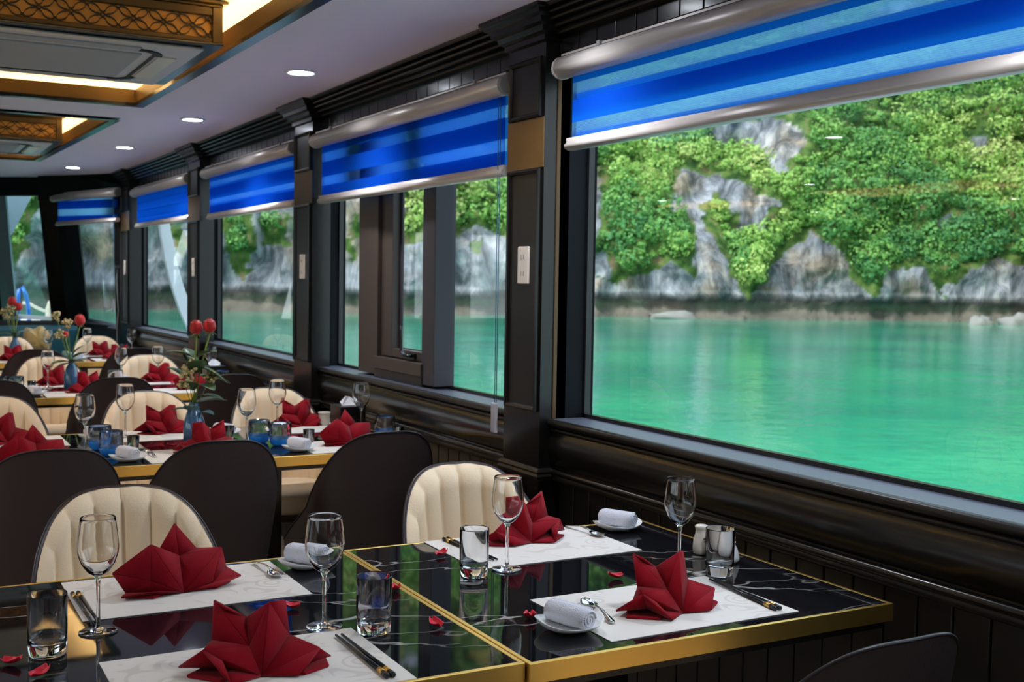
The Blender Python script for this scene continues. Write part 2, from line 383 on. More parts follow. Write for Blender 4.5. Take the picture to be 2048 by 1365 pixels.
    nz3 = nd(m, 'ShaderNodeMath', operation='SUBTRACT'); nz3.inputs[1].default_value = .4; lk(m, nz2.outputs[0], nz3.inputs[0]); lk(m, nz3.outputs[0], mr.inputs[0]); lk(m, mr.outputs[0], tb.inputs[0])
    bnd = nd(m, 'ShaderNodeMath', operation='LESS_THAN'); bnd.inputs[1].default_value = 1.0; lk(m, mr.outputs[0], bnd.inputs[0])
    mt = nd(m, 'ShaderNodeMixRGB', blend_type='MULTIPLY'); mt.inputs[0].default_value = 1; lk(m, mo.outputs[0], mt.inputs[1])
    lt = nd(m, 'ShaderNodeMixRGB', blend_type='MIX'); lt.inputs[0].default_value = .0; 
    add = nd(m, 'ShaderNodeMixRGB'); lk(m, tb.outputs[0], add.inputs[2]); 
    r3 = ramp(m, [(0, (1, 1, 1)), (.55, (1, 1, 1)), (.72, (.85, .85, .85)), (.95, (0, 0, 0))]); lk(m, mr.outputs[0], r3.inputs[0])
    lk(m, r3.outputs[0], add.inputs[0]); lk(m, mo.outputs[0], add.inputs[1])
    so = nd(m, 'ShaderNodeAttribute'); so.attribute_name = 'soil'
    n3 = nd(m, 'ShaderNodeTexNoise'); n3.inputs['Scale'].default_value = .8; n3.inputs['Detail'].default_value = 6; lk(m, tc.outputs['Object'], n3.inputs['Vector'])
    gr = ramp(m, [(.38, (.035, .085, .02)), (.55, (.13, .22, .05)), (.68, (.30, .22, .12))]); lk(m, n3.outputs[0], gr.inputs[0])
    fin = nd(m, 'ShaderNodeMixRGB'); lk(m, so.outputs['Fac'], fin.inputs[0]); lk(m, add.outputs[0], fin.inputs[1]); lk(m, gr.outputs[0], fin.inputs[2])
    lk(m, fin.outputs[0], p.inputs['Base Color'])
    bu = nd(m, 'ShaderNodeBump'); bu.inputs['Strength'].default_value = 1; bu.inputs['Distance'].default_value = .9; lk(m, n1.outputs[0], bu.inputs['Height']); lk(m, bu.outputs[0], p.inputs['Normal'])
    me.materials.append(m)
    o = bpy.data.objects.new('limestone_cliff', me); COL.objects.link(o)
    tag(o, 'grey limestone cliff rising straight out of the water across the bay', 'cliff')
    # vegetation: bushes of leaf clumps rooted on the slope, one uncountable mass
    rng = np.random.default_rng(3); sel = rng.permutation(len(bush))
    C = []; RR = []
    grid = {}
    for k in sel:
        i, j, px, py = bush[k]; p = V[i, j]
        vis = -150 < px < 2250 and -60 < py < 660
        if not vis: continue
        rad = .32+rng.random()**2*1.15
        key = (int(p[0]/1.25), int(p[1]/1.25), int(p[2]/1.0))
        if key in grid: continue
        grid[key] = 1; C.append(p); RR.append(rad)
    C = np.array(C); RR = np.array(RR); nb = len(C)
    nl = 190
    u = rng.normal(size=(nb, nl, 3)); u /= np.linalg.norm(u, axis=2, keepdims=True)
    lump = 1+.28*np.sin(u[..., 0:1]*5+rng.random((nb, 1, 1))*6)*np.cos(u[..., 2:3]*6+rng.random((nb, 1, 1))*6)
    P = C[:, None, :]+u*RR[:, None, None]*lump*(.75+.3*rng.random((nb, nl, 1)))*np.array([1.15, 1.15, .85]); P[..., 2] += RR[:, None]*.35
    s = (.055+.085*rng.random((nb, nl, 1)))*(.7+.4*RR[:, None, None])
    nrm = u+rng.normal(size=u.shape)*.45; nrm /= np.linalg.norm(nrm, axis=2, keepdims=True)
    a = np.cross(nrm, rng.normal(size=u.shape)); a /= np.linalg.norm(a, axis=2, keepdims=True); b = np.cross(nrm, a)
    Q = np.stack([P-a*s-b*s*.7, P+a*s-b*s*.7, P+a*s+b*s*.7, P-a*s+b*s*.7], axis=2).reshape(-1, 3)
    nf = nb*nl
    me = bpy.data.meshes.new('hillside_bushes'); me.vertices.add(len(Q)); me.vertices.foreach_set('co', Q.reshape(-1).astype(np.float32))
    me.loops.add(nf*4); me.loops.foreach_set('vertex_index', np.arange(nf*4, dtype=np.int32)); me.polygons.add(nf)
    me.polygons.foreach_set('loop_start', np.arange(0, nf*4, 4, dtype=np.int32)); me.polygons.foreach_set('loop_total', np.full(nf, 4, dtype=np.int32))
    sn = np.array([.5+.9*noise.fractal(Vector((c[0]*.07, c[1]*.07, c[2]*.09)), .8, 2, 3) for c in C])
    hue = np.clip(np.repeat(.55*np.clip(sn, 0, 1)+.35*rng.random(nb), nl*4)+np.repeat(rng.random(nf), 4)*.2-.04, 0, 1)
    at = me.attributes.new('hue', 'FLOAT', 'POINT'); at.data.foreach_set('value', hue.astype(np.float32)); me.update(); me.validate()
    lm = bpy.data.materials.new('bush_leaves'); lm.use_nodes = True; p = lm.node_tree.nodes['Principled BSDF']; p.inputs['Roughness'].default_value = .6; p.inputs['Specular IOR Level'].default_value = .2
    h = nd(lm, 'ShaderNodeAttribute'); h.attribute_name = 'hue'
    rr = ramp(lm, [(0, (.07, .23, .10)), (.3, (.16, .38, .11)), (.55, (.29, .52, .12)), (.8, (.46, .62, .18)), (1, (.58, .58, .26))]); lk(lm, h.outputs['Fac'], rr.inputs[0]); lk(lm, rr.outputs[0], p.inputs['Base Color'])
    tl = nd(lm, 'ShaderNodeBsdfTranslucent'); lk(lm, rr.outputs[0], tl.inputs[0]); ms = nd(lm, 'ShaderNodeMixShader'); ms.inputs[0].default_value = .3
    lk(lm, p.outputs[0], ms.inputs[1]); lk(lm, tl.outputs[0], ms.inputs[2]); lk(lm, ms.outputs[0], lm.node_tree.nodes['Material Output'].inputs[0])
    me.materials.append(lm); o = bpy.data.objects.new('hillside_bushes', me); COL.objects.link(o)
    tag(o, 'dense bright green bushes and creepers covering the limestone slope', 'bushes', kind='stuff')
    print('bushes', nb)
cliff()
def rocks_at_shore():
    m = mat('pale_boulder', (.26, .25, .23), .9, bump=(1.2, 1, 8))
    for k, (px, w, h, lab) in enumerate([(1350, 2.2, .6, 'low pale rock standing in the water under the bare scree strip'), (1960, 1.1, .7, 'grey boulder at the water edge left of the largest shore boulder'), (2035, 1.5, .9, 'largest grey boulder at the water edge, by the right edge of the big window')]):
        q = at_z(px, 637 if k == 0 else 650, -1.63); b = MB(); R = []
        for i in range(9):
            t = PI*i/8; row = []
            for j in range(18):
                a = 2*PI*j/18; v = Vector((math.sin(t)*math.cos(a), math.sin(t)*math.sin(a), math.cos(t)))
                s = 1+.45*noise.fractal(v*1.6+Vector((k*5, 0, 0)), .8, 2, 4)
                row.append((v.x*s*w, v.y*s*w*.7, v.z*s*h))
            R.append(row)
        b.loft(R, True, (False, False)); o = b.build('shore_rock', m, loc=tuple(q)); tag(o, lab, 'rock')
rocks_at_shore()

# ------------------------------------------------------------------ ROOM
def wdx(Y): return 0 if Y < 6 else -.0024*(Y-6)**2*1.6
def sweep(prof, ys, name, m, parent=None, x0=1.80):
    b = MB(); R = [[(x0+wdx(y)+dx, y, z) for dx, z in prof] for y in ys]
    return b.loft(R, True, (True, True), False).build(name, m, parent)
CEZ = 2.182
# floor
fl = mat('wood_floor', (.30, .22, .15), .35, bump=(8, .1)); struct(MB().box(-6.7, 2.1, -3, 12.6, -.1, 0).build('floor', fl), 'polished wooden floor')
# ceiling with two rectangular openings
TR = [(-.50, 1.150, 1.109, 3.05, 5.79), (-.50, 1.101, 1.005, 6.33, 9.04)]
TL = [(-4.85, -3.15, -3.2, 5.9, 8.45), (-4.85, -3.2, -3.3, 8.75, 11.1)]
cb = MB(); CT = CEZ+.02
def cbox(x0, x1, y0, y1): cb.box(x0, x1, y0, y1, CEZ, CT)
cbox(-1.9, 2.0, -3, 3.05); cbox(-1.9, 2.0, 5.79, 6.33); cbox(-1.9, 2.0, 9.04, 12.3)
cbox(-6.7, -1.9, -3, 5.9); cbox(-6.7, -1.9, 8.45, 8.75); cbox(-6.7, -1.9, 11.1, 12.3)
for (xl, xrn, xrf, y0, y1, xa, xb) in [t+(-1.9, 2.0) for t in TR]+[t+(-6.7, -1.9) for t in TL]:
    cbox(xa, xl, y0, y1)
    cb.add([(xrn, y0, CEZ), (xb, y0, CEZ), (xb, y1, CEZ), (xrf, y1, CEZ), (xrn, y0, CT), (xb, y0, CT), (xb, y1, CT), (xrf, y1, CT)], [(3, 2, 1, 0), (4, 5, 6, 7), (0, 1, 5, 4), (1, 2, 6, 5), (2, 3, 7, 6), (3, 0, 4, 7)])
ceiling = struct(cb.build('ceiling', CEIL), 'white flat ceiling panels')
def tray(xl, xrn, xrf, y0, y1):
    A = [(xl, y0), (xrn, y0), (xrf, y1), (xl, y1)]
    cx = sum(a[0] for a in A)/4; cy = sum(a[1] for a in A)/4
    def ring(e, z):
        out = []
        for k, (x, y) in enumerate(A):
            sx = 1 if x > cx else -1; sy = 1 if y > cy else -1
            out.append((x+sx*e, y+sy*e, z))
        return out
    # black border under the edge, gilt lip, ledge, outer recess wall, recess top
    MB().loft([ring(0, CEZ-.012), ring(-.045, CEZ-.012), ring(-.045, CEZ+.004), ring(.0, CEZ+.004)], True, (False, False), False).build('tray_border', BLKTRIM, ceiling)
    MB().loft([ring(-.045, CEZ+.004), ring(-.045, CEZ+.066), ring(-.030, CEZ+.066), ring(-.030, CEZ+.004)], True, (False, False), False).build('tray_lip', BRASSM, ceiling)
    MB().loft([ring(-.030, CEZ+.02), ring(.07, CEZ+.02)], True, (False, False), False).build('tray_ledge', TRAYTOP, ceiling)
    MB().loft([ring(.07, CEZ+.02), ring(.07, CEZ+.15)], True, (False, False), False).build('tray_side', TRAYTOP, ceiling)
    MB().add(ring(.07, CEZ+.15), [(0, 1, 2, 3)]).build('tray_top', TRAYTOP, ceiling)
    MB().loft([ring(.005, CEZ+.045), ring(.020, CEZ+.045), ring(.020, CEZ+.055), ring(.005, CEZ+.055)], True, (False, False), False).build('light_strip', LED, ceiling)
for t in TR+TL: tray(*t)
# walls
Y0, Y1 = -1.3, 9.75
PIL = [(-1.35, -1.12), (.83, 1.05), (3.02, 3.25), (5.16, 5.42), (7.30, 7.60), (9.42, 9.78)]
ys = [-3, Y0, 1.0, 3.1, 5.3, 7.0, 7.5, 8, 8.5, 9, 9.45, 9.8]
wr_ = struct(sweep([(.03, 0), (.03, .775), (0, .775), (.004, .93), (.135, .93), (.135, 0)], ys, 'wall_right', LAC), 'glossy black panelled wall below the windows')
MB().loft([[(1.80+wdx(y)-.019*math.sin(PI*i/12)**.8, y, .798+.115*i/12) for i in range(13)] for y in ys], False, (False, False)).build('cushion_panel', LAC, wr_)
sweep([(-.005, 2.0), (-.005, 2.045), (.004, 2.05), (.004, 2.12), (-.01, 2.12), (-.01, CEZ), (.13, CEZ), (.13, 2.0)], ys, 'frieze', LAC, wr_)
# grooves: boards of dado and frieze
g = MB()
y = -1.2
while y < 9.4:
    g.box(1.824+wdx(y), 1.8305+wdx(y), y, y+.084, 0, .772); y += .088
g.build('dado_boards', LAC2, wr_, bev=.003)
g = MB(); y = -1.1
while y < 9.3:
    g.box(1.800+wdx(y), 1.805+wdx(y), y, y+.094, 2.052, 2.112); y += .098
g.build('frieze_boards', LAC, wr_, bev=.002)
def bead(z, r, dx, name, m=LAC, k=1.0):
    prof = [(dx+r*math.cos(a)*k, z+r*math.sin(a)) for a in [2*PI*i/10 for i in range(10)]]
    b = MB(); R = [[(1.80+wdx(y)+p, y, q) for p, q in prof] for y in ys]; return b.loft(R, True, (True, True), True).build(name, m, wr_)
bead(.783, .010, -.004, 'rail_bead'); bead(.765, .013, .006, 'rail_moulding', LAC2); bead(.934, .012, -.010, 'sill_nosing', LAC2); bead(.912, .006, -.006, 'sill_bead', LAC2)
# cornice under the ceiling
for k, (dx, z0, z1) in enumerate([(-.03, 2.100, 2.118), (-.045, 2.118, 2.135), (-.065, 2.135, 2.150), (-.080, 2.150, 2.165), (-.095, 2.165, CEZ)]):
    o = sweep([(dx, z0+.003), (dx-.004, (z0+z1)/2), (dx, z1), (.02, z1), (.02, z0)], ys, 'cornice_step', LAC, None) if k == 0 else sweep([(dx, z0+.003), (dx-.004, (z0+z1)/2), (dx, z1), (.02, z1), (.02, z0)], ys, 'cornice_step', LAC, cor)
    if k == 0: cor = struct(o, 'stepped black cornice where wall meets ceiling'); o.name = 'trim_1'
# pilasters
def pilaster(k, y0, y1, outlet=True):
    ym = (y0+y1)/2; xf = 1.75+wdx(ym)
    body = struct(MB().box(xf, 1.84+wdx(ym), y0, y1, 0, 2.10).build('trim_%d' % (k+2), LAC), 'black panelled pilaster between two windows')
    def frame(z0, z1, nm):
        a, b = y0+.014, y1-.014; w = .016; fr = MB()
        prof = [(0, 0), (.010, .001), (.013, .006), (.010, .012), (.004, .016), (0, .016)]   # (outwards, inwards)
        R = []
        for (yy, zz, sy, sz) in ((a, z0, 1, 1), (b, z0, -1, 1), (b, z1, -1, -1), (a, z1, 1, -1)):
            R.append([(xf-p, yy+sy*q, zz+sz*q) for p, q in prof])
        R.append(R[0]); fr.loft(R, True, (False, False), False).build(nm, LAC, body)
        MB().box(xf-.002, xf, a+w, b-w, z0+w, z1-w).build('inset_panel', LAC2, body)
    frame(1.865, 2.045, 'panel_moulding'); frame(.965, 1.71, 'panel_moulding')
    MB().box(xf-.003, xf, y0+.001, y1-.001, 1.712, 1.862).build('bronze_glow_band', BAND, body)
    R = []
    for e, z in [(0, 2.085), (.012, 2.09), (.012, 2.105), (.026, 2.112), (.030, 2.128), (.045, 2.134), (.048, 2.150), (.062, 2.156), (.065, 2.168), (.075, 2.172), (.075, CEZ)]:
        R.append([(1.84+wdx(ym), y0-e, z), (xf-e, y0-e, z), (xf-e, y1+e, z), (1.84+wdx(ym), y1+e, z)])
    MB().loft(R, True, (True, True), False).build('capital', LAC, body)
    R = []
    for e, z in [(0, .755), (.010, .758), (.014, .770), (.010, .778), (.012, .784), (.008, .792), (0, .794)]:
        R.append([(1.84, y0-e, z), (xf-e, y0-e, z), (xf-e, y1+e, z), (1.84, y1+e, z)])
    MB().loft(R, True, (True, True), False).build('base_moulding', LAC2, body)
    return xf, ym
BAND = mat('bronze_painted_reflection', (.15, .082, .025), .28, metal=.5, spec=.7)  # bronze with the warm lights' reflection put into its base colour
OUT = {2: 'cream double socket plate on the pilaster left of the largest window', 3: 'cream socket plate on the pilaster between the casement window and the window beyond',
       4: 'cream socket plate on the third pilaster back, above the roses', 5: 'cream socket plate with a charger plugged in, farthest pilaster'}
for k, (a, b) in enumerate(PIL):
    xf, ym = pilaster(k, a, b)
    if k in OUT:
        t = thing('wall_socket', OUT[k], 'socket', (xf-.002, ym-.01, 1.415), 0, 'sockets on the pilasters')
        sp_ = MB().box(-.008, 0, -.034, .034, -.058, .058).build('plate', PLAST, t, bev=.003)
        for zz in (-.026, .026):
            s = MB(); s.box(-.0095, -.007, -.010, -.006, zz-.007, zz+.007).box(-.0095, -.007, .006, .010, zz-.007, zz+.007).build('socket_slots', PLASTG, sp_)
# bronze thin casing lines at window jambs + jamb liners, windows
def win(n, ya, yb, label):
    dxa = wdx(yb); x0 = 1.80+wdx(yb)*.5+wdx(ya)*.5
    f = MB()
    dn_, df_ = wdx(ya), wdx(yb)
    # liners: sill, far jamb, near jamb, head
    f.prism((1.79+dn_, ya, .935), (1.93+dn_, ya, .935), (1.93+df_, yb, .935), (1.79+df_, yb, .935), (0, 0, .010))
    sill = f.build('window_%d' % n, SILL); struct(sill, label)
    j = MB(); j.box(1.80+df_, 1.94+df_, yb, yb+.03, .94, 2.02); j.build('far_jamb', JAMB, sill)
    j = MB(); j.box(1.80+dn_, 1.94+dn_, ya-.03, ya, .94, 2.02); j.build('near_jamb', JAMB, sill)
    j = MB(); j.prism((1.80+dn_, ya, 2.0), (1.94+dn_, ya, 2.0), (1.94+df_, yb, 2.0), (1.80+df_, yb, 2.0), (0, 0, .03)); j.build('head', JAMB, sill)
    c = MB(); c.box(1.792+df_, 1.806+df_, yb-.004, yb+.012, .945, 2.0); c.build('bronze_casing', BRONZE, sill, bev=.002)
    s = MB()   # glazing stop
    s.prism((1.905+dn_, ya, .945), (1.925+dn_, ya, .945), (1.925+df_, yb, .945), (1.905+df_, yb, .945), (0, 0, .012))
    s.box(1.905+df_, 1.925+df_, yb-.010, yb, .945, 2.0); s.box(1.905+dn_, 1.925+dn_, ya, ya+.010, .945, 2.0)
    s.build('glazing_bead', BLK, sill)
    return sill, dn_, df_
def pane(sill, ya, yb, xa, xb, z0=.95, z1=2.0, nm='glass'):
    MB().quad((xa, ya, z0), (xa, ya, z1), (xb, yb, z1), (xb, yb, z0)).build(nm, PANE, sill)
WIN = [(0, -1.08, .80, 'window behind the nearest table edge, out of sight'), (1, 1.08, 3.020, 'largest nearest window with black frame and polished sill'), (2, 3.26, 5.225, 'second window, with a brown casement in its middle'),
       (3, 5.45, 7.47, 'third window with black frame'), (4, 7.63, 9.66, 'fourth window with black frame')]
for n, ya, yb, lab in WIN:
    s, a, b = win(n if n else 9, ya, yb, lab)
    if n != 2: pane(s, ya, yb, 1.915+a, 1.915+b)
    else:
        pane(s, ya, 3.98, 1.915, 1.915); pane(s, 4.80, yb, 1.915, 1.915)
        q = MB(); q.box(1.83, 1.925, 4.60, 4.80, .955, 2.0); q.box(1.84, 1.925, 4.45, 4.60, .955, 1.0)
        fr = MB()
        fr.box(1.845, 1.925, 4.58, 4.80, .955, 2.0)          # far post
        fr.build('far_post', FRAMEB, s, bev=.002)
        MB().box(1.838, 1.925, 3.985, 4.10, .955, 2.0).build('near_post', FRAMEG, s, bev=.002)
        MB().box(1.83, 1.925, 4.09, 4.60, .985, 1.035).build('bottom_rail', FRAMEB, s, bev=.002)
        MB().box(1.835, 1.925, 4.09, 4.58, .947, .983).build('rail_slot', BLK, s)
        sa = MB().box(1.862, 1.915, 4.46, 4.575, 1.04, 2.0).box(1.862, 1.915, 4.105, 4.150, 1.04, 2.0).box(1.862, 1.915, 4.15, 4.46, 1.04, 1.075).build('casement_sash', FRAMEB, s, bev=.002)
        MB().quad((1.90, 4.15, 1.075), (1.90, 4.15, 2.0), (1.90, 4.46, 2.0), (1.90, 4.46, 1.075)).build('sash_glass', PANE, sa)
        MB().box(1.898, 1.903, 4.44, 4.462, 1.075, 2.0).box(1.898, 1.903, 4.15, 4.46, 1.072, 1.079).build('sash_gasket', FRAMEG, sa)
        h = MB().box(1.850, 1.864, 4.20, 4.275, 1.045, 1.068)
        h.tube([(1.846, 4.215, 1.058), (1.834, 4.235, 1.058), (1.832, 4.265, 1.060), (1.832, 4.285, 1.078), (1.832, 4.289, 1.11), (1.832, 4.290, 1.175)], [.009, .009, .008, .0075, .007, .0065], 8, flat=(1, .7))
        h.build('window_handle', BLK, sa)

# bow: far raked part of the hull
def bow():
    zt = CEZ
    T = lambda x, y: tuple(at_z(x, y, CEZ))
    # corner posts as slabs following the raked pillars seen at the bow
    def quad(name, pts, m, par=None, th=(.02, .06, 0)):
        return MB().prism(*pts, th).build(name, m, par)
    w = struct(quad('wall_front', [at_y(-260, 700, 12.4), at_y(96, 640, 11.45), at_y(96, 760, 11.45), at_y(-260, 900, 12.4)], JAMB), 'dark raked bow wall at the far end')
    P = lambda x, y, Y: tuple(at_y(x, y, Y))
    # header above the front windows
    quad('header', [P(-260, 340, 11.6), P(-260, 392, 11.6), P(82, 392, 10.75), P(82, 330, 10.55)], JAMB, w)
    quad('header', [P(78, 330, 10.55), P(78, 392, 10.75), P(150, 385, 10.45), P(250, 372, 9.75), ][0:4], JAMB, w)
    MB().add([P(78, 330, 10.5), P(78, 400, 10.6), P(250, 388, 9.9), P(262, 320, 9.6)], [(0, 1, 2, 3)]).build('header', JAMB, w, solid=.03)
    # post between front window and side bow window
    quad('bow_post', [P(76, 388, 10.75), P(104, 650, 11.45), P(134, 652, 11.35), P(112, 388, 10.6)], LAC, w)
    quad('bow_post', [P(112, 388, 10.6), P(134, 652, 11.35), P(178, 655, 11.05), P(150, 388, 10.55)], JAMB, w)
    quad('bow_post', [P(-30, 388, 11.2), P(0, 660, 12.2), P(36, 660, 12.0), P(10, 388, 11.1)], GREYP, w)
    quad('bow_post', [P(-260, 388, 11.5), P(-260, 660, 12.6), P(12, 660, 12.15), P(-18, 388, 11.15)], JAMB, w)
    # sills and dark apron
    quad('bow_sill', [P(12, 628, 12.1), P(12, 638, 11.95), P(104, 641, 11.30), P(104, 634, 11.45)], METAL_W, w)
    quad('bow_sill', [P(172, 636, 11.1), P(172, 648, 11.0), P(240, 660, 9.95), P(240, 649, 10.1)], SILL, w)
    quad('apron', [P(-260, 640, 12.1), P(-260, 760, 12.1), P(180, 760, 11.0), P(180, 642, 11.0)], LAC, w)
    quad('apron', [P(150, 645, 11.05), P(150, 760, 11.0), P(262, 760, 9.7), P(262, 655, 9.85)], LAC, w)
    quad('apron', [P(225, 380, 9.85), P(232, 660, 9.95), P(262, 660, 9.7), P(262, 380, 9.7)], LAC, w)
    MB().add([P(148, 388, 10.6), P(176, 638, 11.1), P(236, 648, 10.1), P(236, 385, 9.9)], [(0, 1, 2, 3)]).build('window_5', PANE)
    struct(bpy.data.objects['window_5'], 'raked side window next to the bow')
    MB().add([P(8, 390, 11.1), P(38, 632, 11.95), P(106, 637, 11.4), P(78, 390, 10.75)], [(0, 1, 2, 3)]).build('window_6', PANE)
    struct(bpy.data.objects['window_6'], 'raked front window at the bow')
bow()
# far left, back: walls with openings that let daylight in (outside the frame)
wl = MB()
wl.box(-6.7, -6.6, -3, 12.3, 0, .9); wl.box(-6.7, -6.6, -3, 12.3, 2.0, CEZ)
for yy in (-3, -.95, 1.25, 3.45, 5.65): wl.box(-6.7, -6.6, yy, yy+.3, .9, 2.0)
wl.box(-6.7, -6.6, 7.6, 12.3, .9, 2.0)
struct(wl.build('wall_left', LAC), 'opposite wall with window openings')
fw = MB(); fw.box(-6.7, .2, 12.3, 12.4, 0, .9); fw.box(-6.7, .2, 12.3, 12.4, 1.9, CEZ)
for a, b in ((-6.7, -3.1), (-2.2, -1.85), (-1.62, -1.22), (-1.08, -.2), (0, .2)): fw.box(a, b, 12.3, 12.4, .9, 1.9)
fw.build('bow_wall', LAC, bpy.data.objects['wall_front'])
bk = MB(); bk.box(-6.7, 2.0, -3.1, -3, 0, CEZ); struct(bk.build('wall_back', LAC2), 'dark rear wall behind the camera')

# ------------------------------------------------------------------ roller blinds
def blind(n, ya, yb, zb, phases, label, cord=None, P=None, duty=.62, per=.114, zt=1.993):
    """ya near end, yb far end (or P: two points of a slanted blind)"""
    if P: A, B = Vector(P[0]), Vector(P[1])
    else: A = Vector((1.757+wdx(ya), ya, zt)); B = Vector((1.757+wdx(yb), yb, zt))
    t = thing('roller_blind', label, 'blind', tuple(A), 0, 'blue striped roller blinds'); D = (B-A); L = D.length; d = D.normalized(); o = Vector((d.y, -d.x, 0))   # o points into the wall
    o = Vector((abs(d.y), -d.x*(1 if d.y > 0 else -1), 0)).normalized()
    r = .034
    prof = [(-.034, -.005), (-.030, .014), (-.018, .027), (0, .033), (.022, .033), (.034, .030), (.034, -.020), (.020, -.028), (.0, -.033), (-.018, -.029), (-.030, -.018)]
    R = [[tuple(d*s+o*p+Vector((0, 0, q))) for p, q in prof] for s in (.012, L-.012)]
    hr_ = MB().loft(R, True, (True, True), True).build('headrail', METAL_W, t)
    R = [[tuple(d*s+o*p*k+Vector((0, 0, q*k))) for p, q in prof] for s, k in ((.0, .9), (.004, 1.03), (.012, 1.03))]
    MB().loft(R, True, (True, True), False).build('end_cap', PLASTG, hr_)
    R = [[tuple(d*s+o*p*k+Vector((0, 0, q*k))) for p, q in prof] for s, k in ((L, .9), (L-.004, 1.03), (L-.012, 1.03))]
    MB().loft(R, True, (True, True), False).build('end_cap', METAL_W, hr_)
    MB().prism(d*.01+o*(-.004)+Vector((0, 0, .034)), d*(L-.01)+o*(-.004)+Vector((0, 0, .034)), d*(L-.01)+o*.03+Vector((0, 0, .034)), d*.01+o*.03+Vector((0, 0, .034)), (0, 0, .006)).build('top_fin', METAL_W, hr_)
    z0 = zb-A.z
    for s in (.12*L, .88*L):
        MB().prism(d*(s-.008)+o*(-.012)+Vector((0, 0, .03)), d*(s+.008)+o*(-.012)+Vector((0, 0, .03)), d*(s+.008)+o*.035+Vector((0, 0, .03)), d*(s-.008)+o*.035+Vector((0, 0, .03)), (0, 0, .014)).build('bracket_clip', PLASTG, hr_)
    a, b = d*.045, d*(L-.045)
    for i, (off, ph) in enumerate(((.030, phases[0]), (.016, phases[1]))):
        q = MB().quad(a+o*off+Vector((0, 0, z0+.03)), b+o*off+Vector((0, 0, z0+.03)), b+o*off+Vector((0, 0, -.02)), a+o*off+Vector((0, 0, -.02)))
        q.build('fabric', blind_mat('zebra_fabric_%d_%d' % (n, i), (A.z if P is None else A.z)-ph, period=per, duty=duty, sheer=.50 if n in (1, 5) else .30, dlc=(.45, .68, 1) if n in (1, 5) else (.12, .34, .92)), t)
    prof2 = [(.004, .030), (.004, .018), (-.004, .010), (-.002, .0), (.012, -.006), (.030, -.004), (.042, .006), (.042, .022), (.034, .030)]
    prof2 = [(p, q+.006) for p, q in prof2]
    R = [[tuple(d*s+o*p+Vector((0, 0, z0+q))) for p, q in prof2] for s in (.034, L-.034)]
    MB().loft(R, True, (True, True), True).build('bottom_rail', METAL_W, t)
    if cord:
        c = MB(); c.tube([d*.06+o*.006+Vector((0, 0, -.02)), d*.06+o*.006+Vector((0, 0, cord-A.z))], .0014, 6); c.tube([d*.068+o*.002+Vector((0, 0, -.02)), d*.064+o*.002+Vector((0, 0, cord-A.z))], .0014, 6); pc_ = c.build('pull_cord', CORD, t)
        w = MB(); x = d*.062+Vector((0, 0, cord-A.z-.045)); w.box(x.x-.006, x.x+.006, x.y-.016, x.y+.016, x.z-.05, x.z+.05); w.build('cord_weight', ACRYL, pc_, bev=.004)
    return t
blind(1, 1.12, 2.945, 1.750, (1.8525, 1.8315), 'large blue and white striped roller blind half lowered over the nearest window', duty=.57)
blind(2, 3.268, 5.14, 1.704, (1.828, 1.826), 'blue striped roller blind with a pull cord over the casement window', cord=.96, duty=.63, per=.108)
blind(3, 5.45, 7.20, 1.708, (1.846, 1.83), 'blue striped roller blind over the third window, with a pale band low down', duty=.63, per=.108)
blind(4, 7.62, 9.32, 1.722, (1.85, 1.793), 'nearly plain deep blue roller blind over the fourth window', duty=.54)
_a5 = at_y(236, 385, 9.72); blind(5, 0, 0, _a5.z-.235, (_a5.z-.117, _a5.z-.119), 'farthest blue roller blind, with wide see-through bands', P=(at_y(236, 385, 9.72), at_y(106, 397, 10.5)), cord=1.15, duty=.54, per=.125)

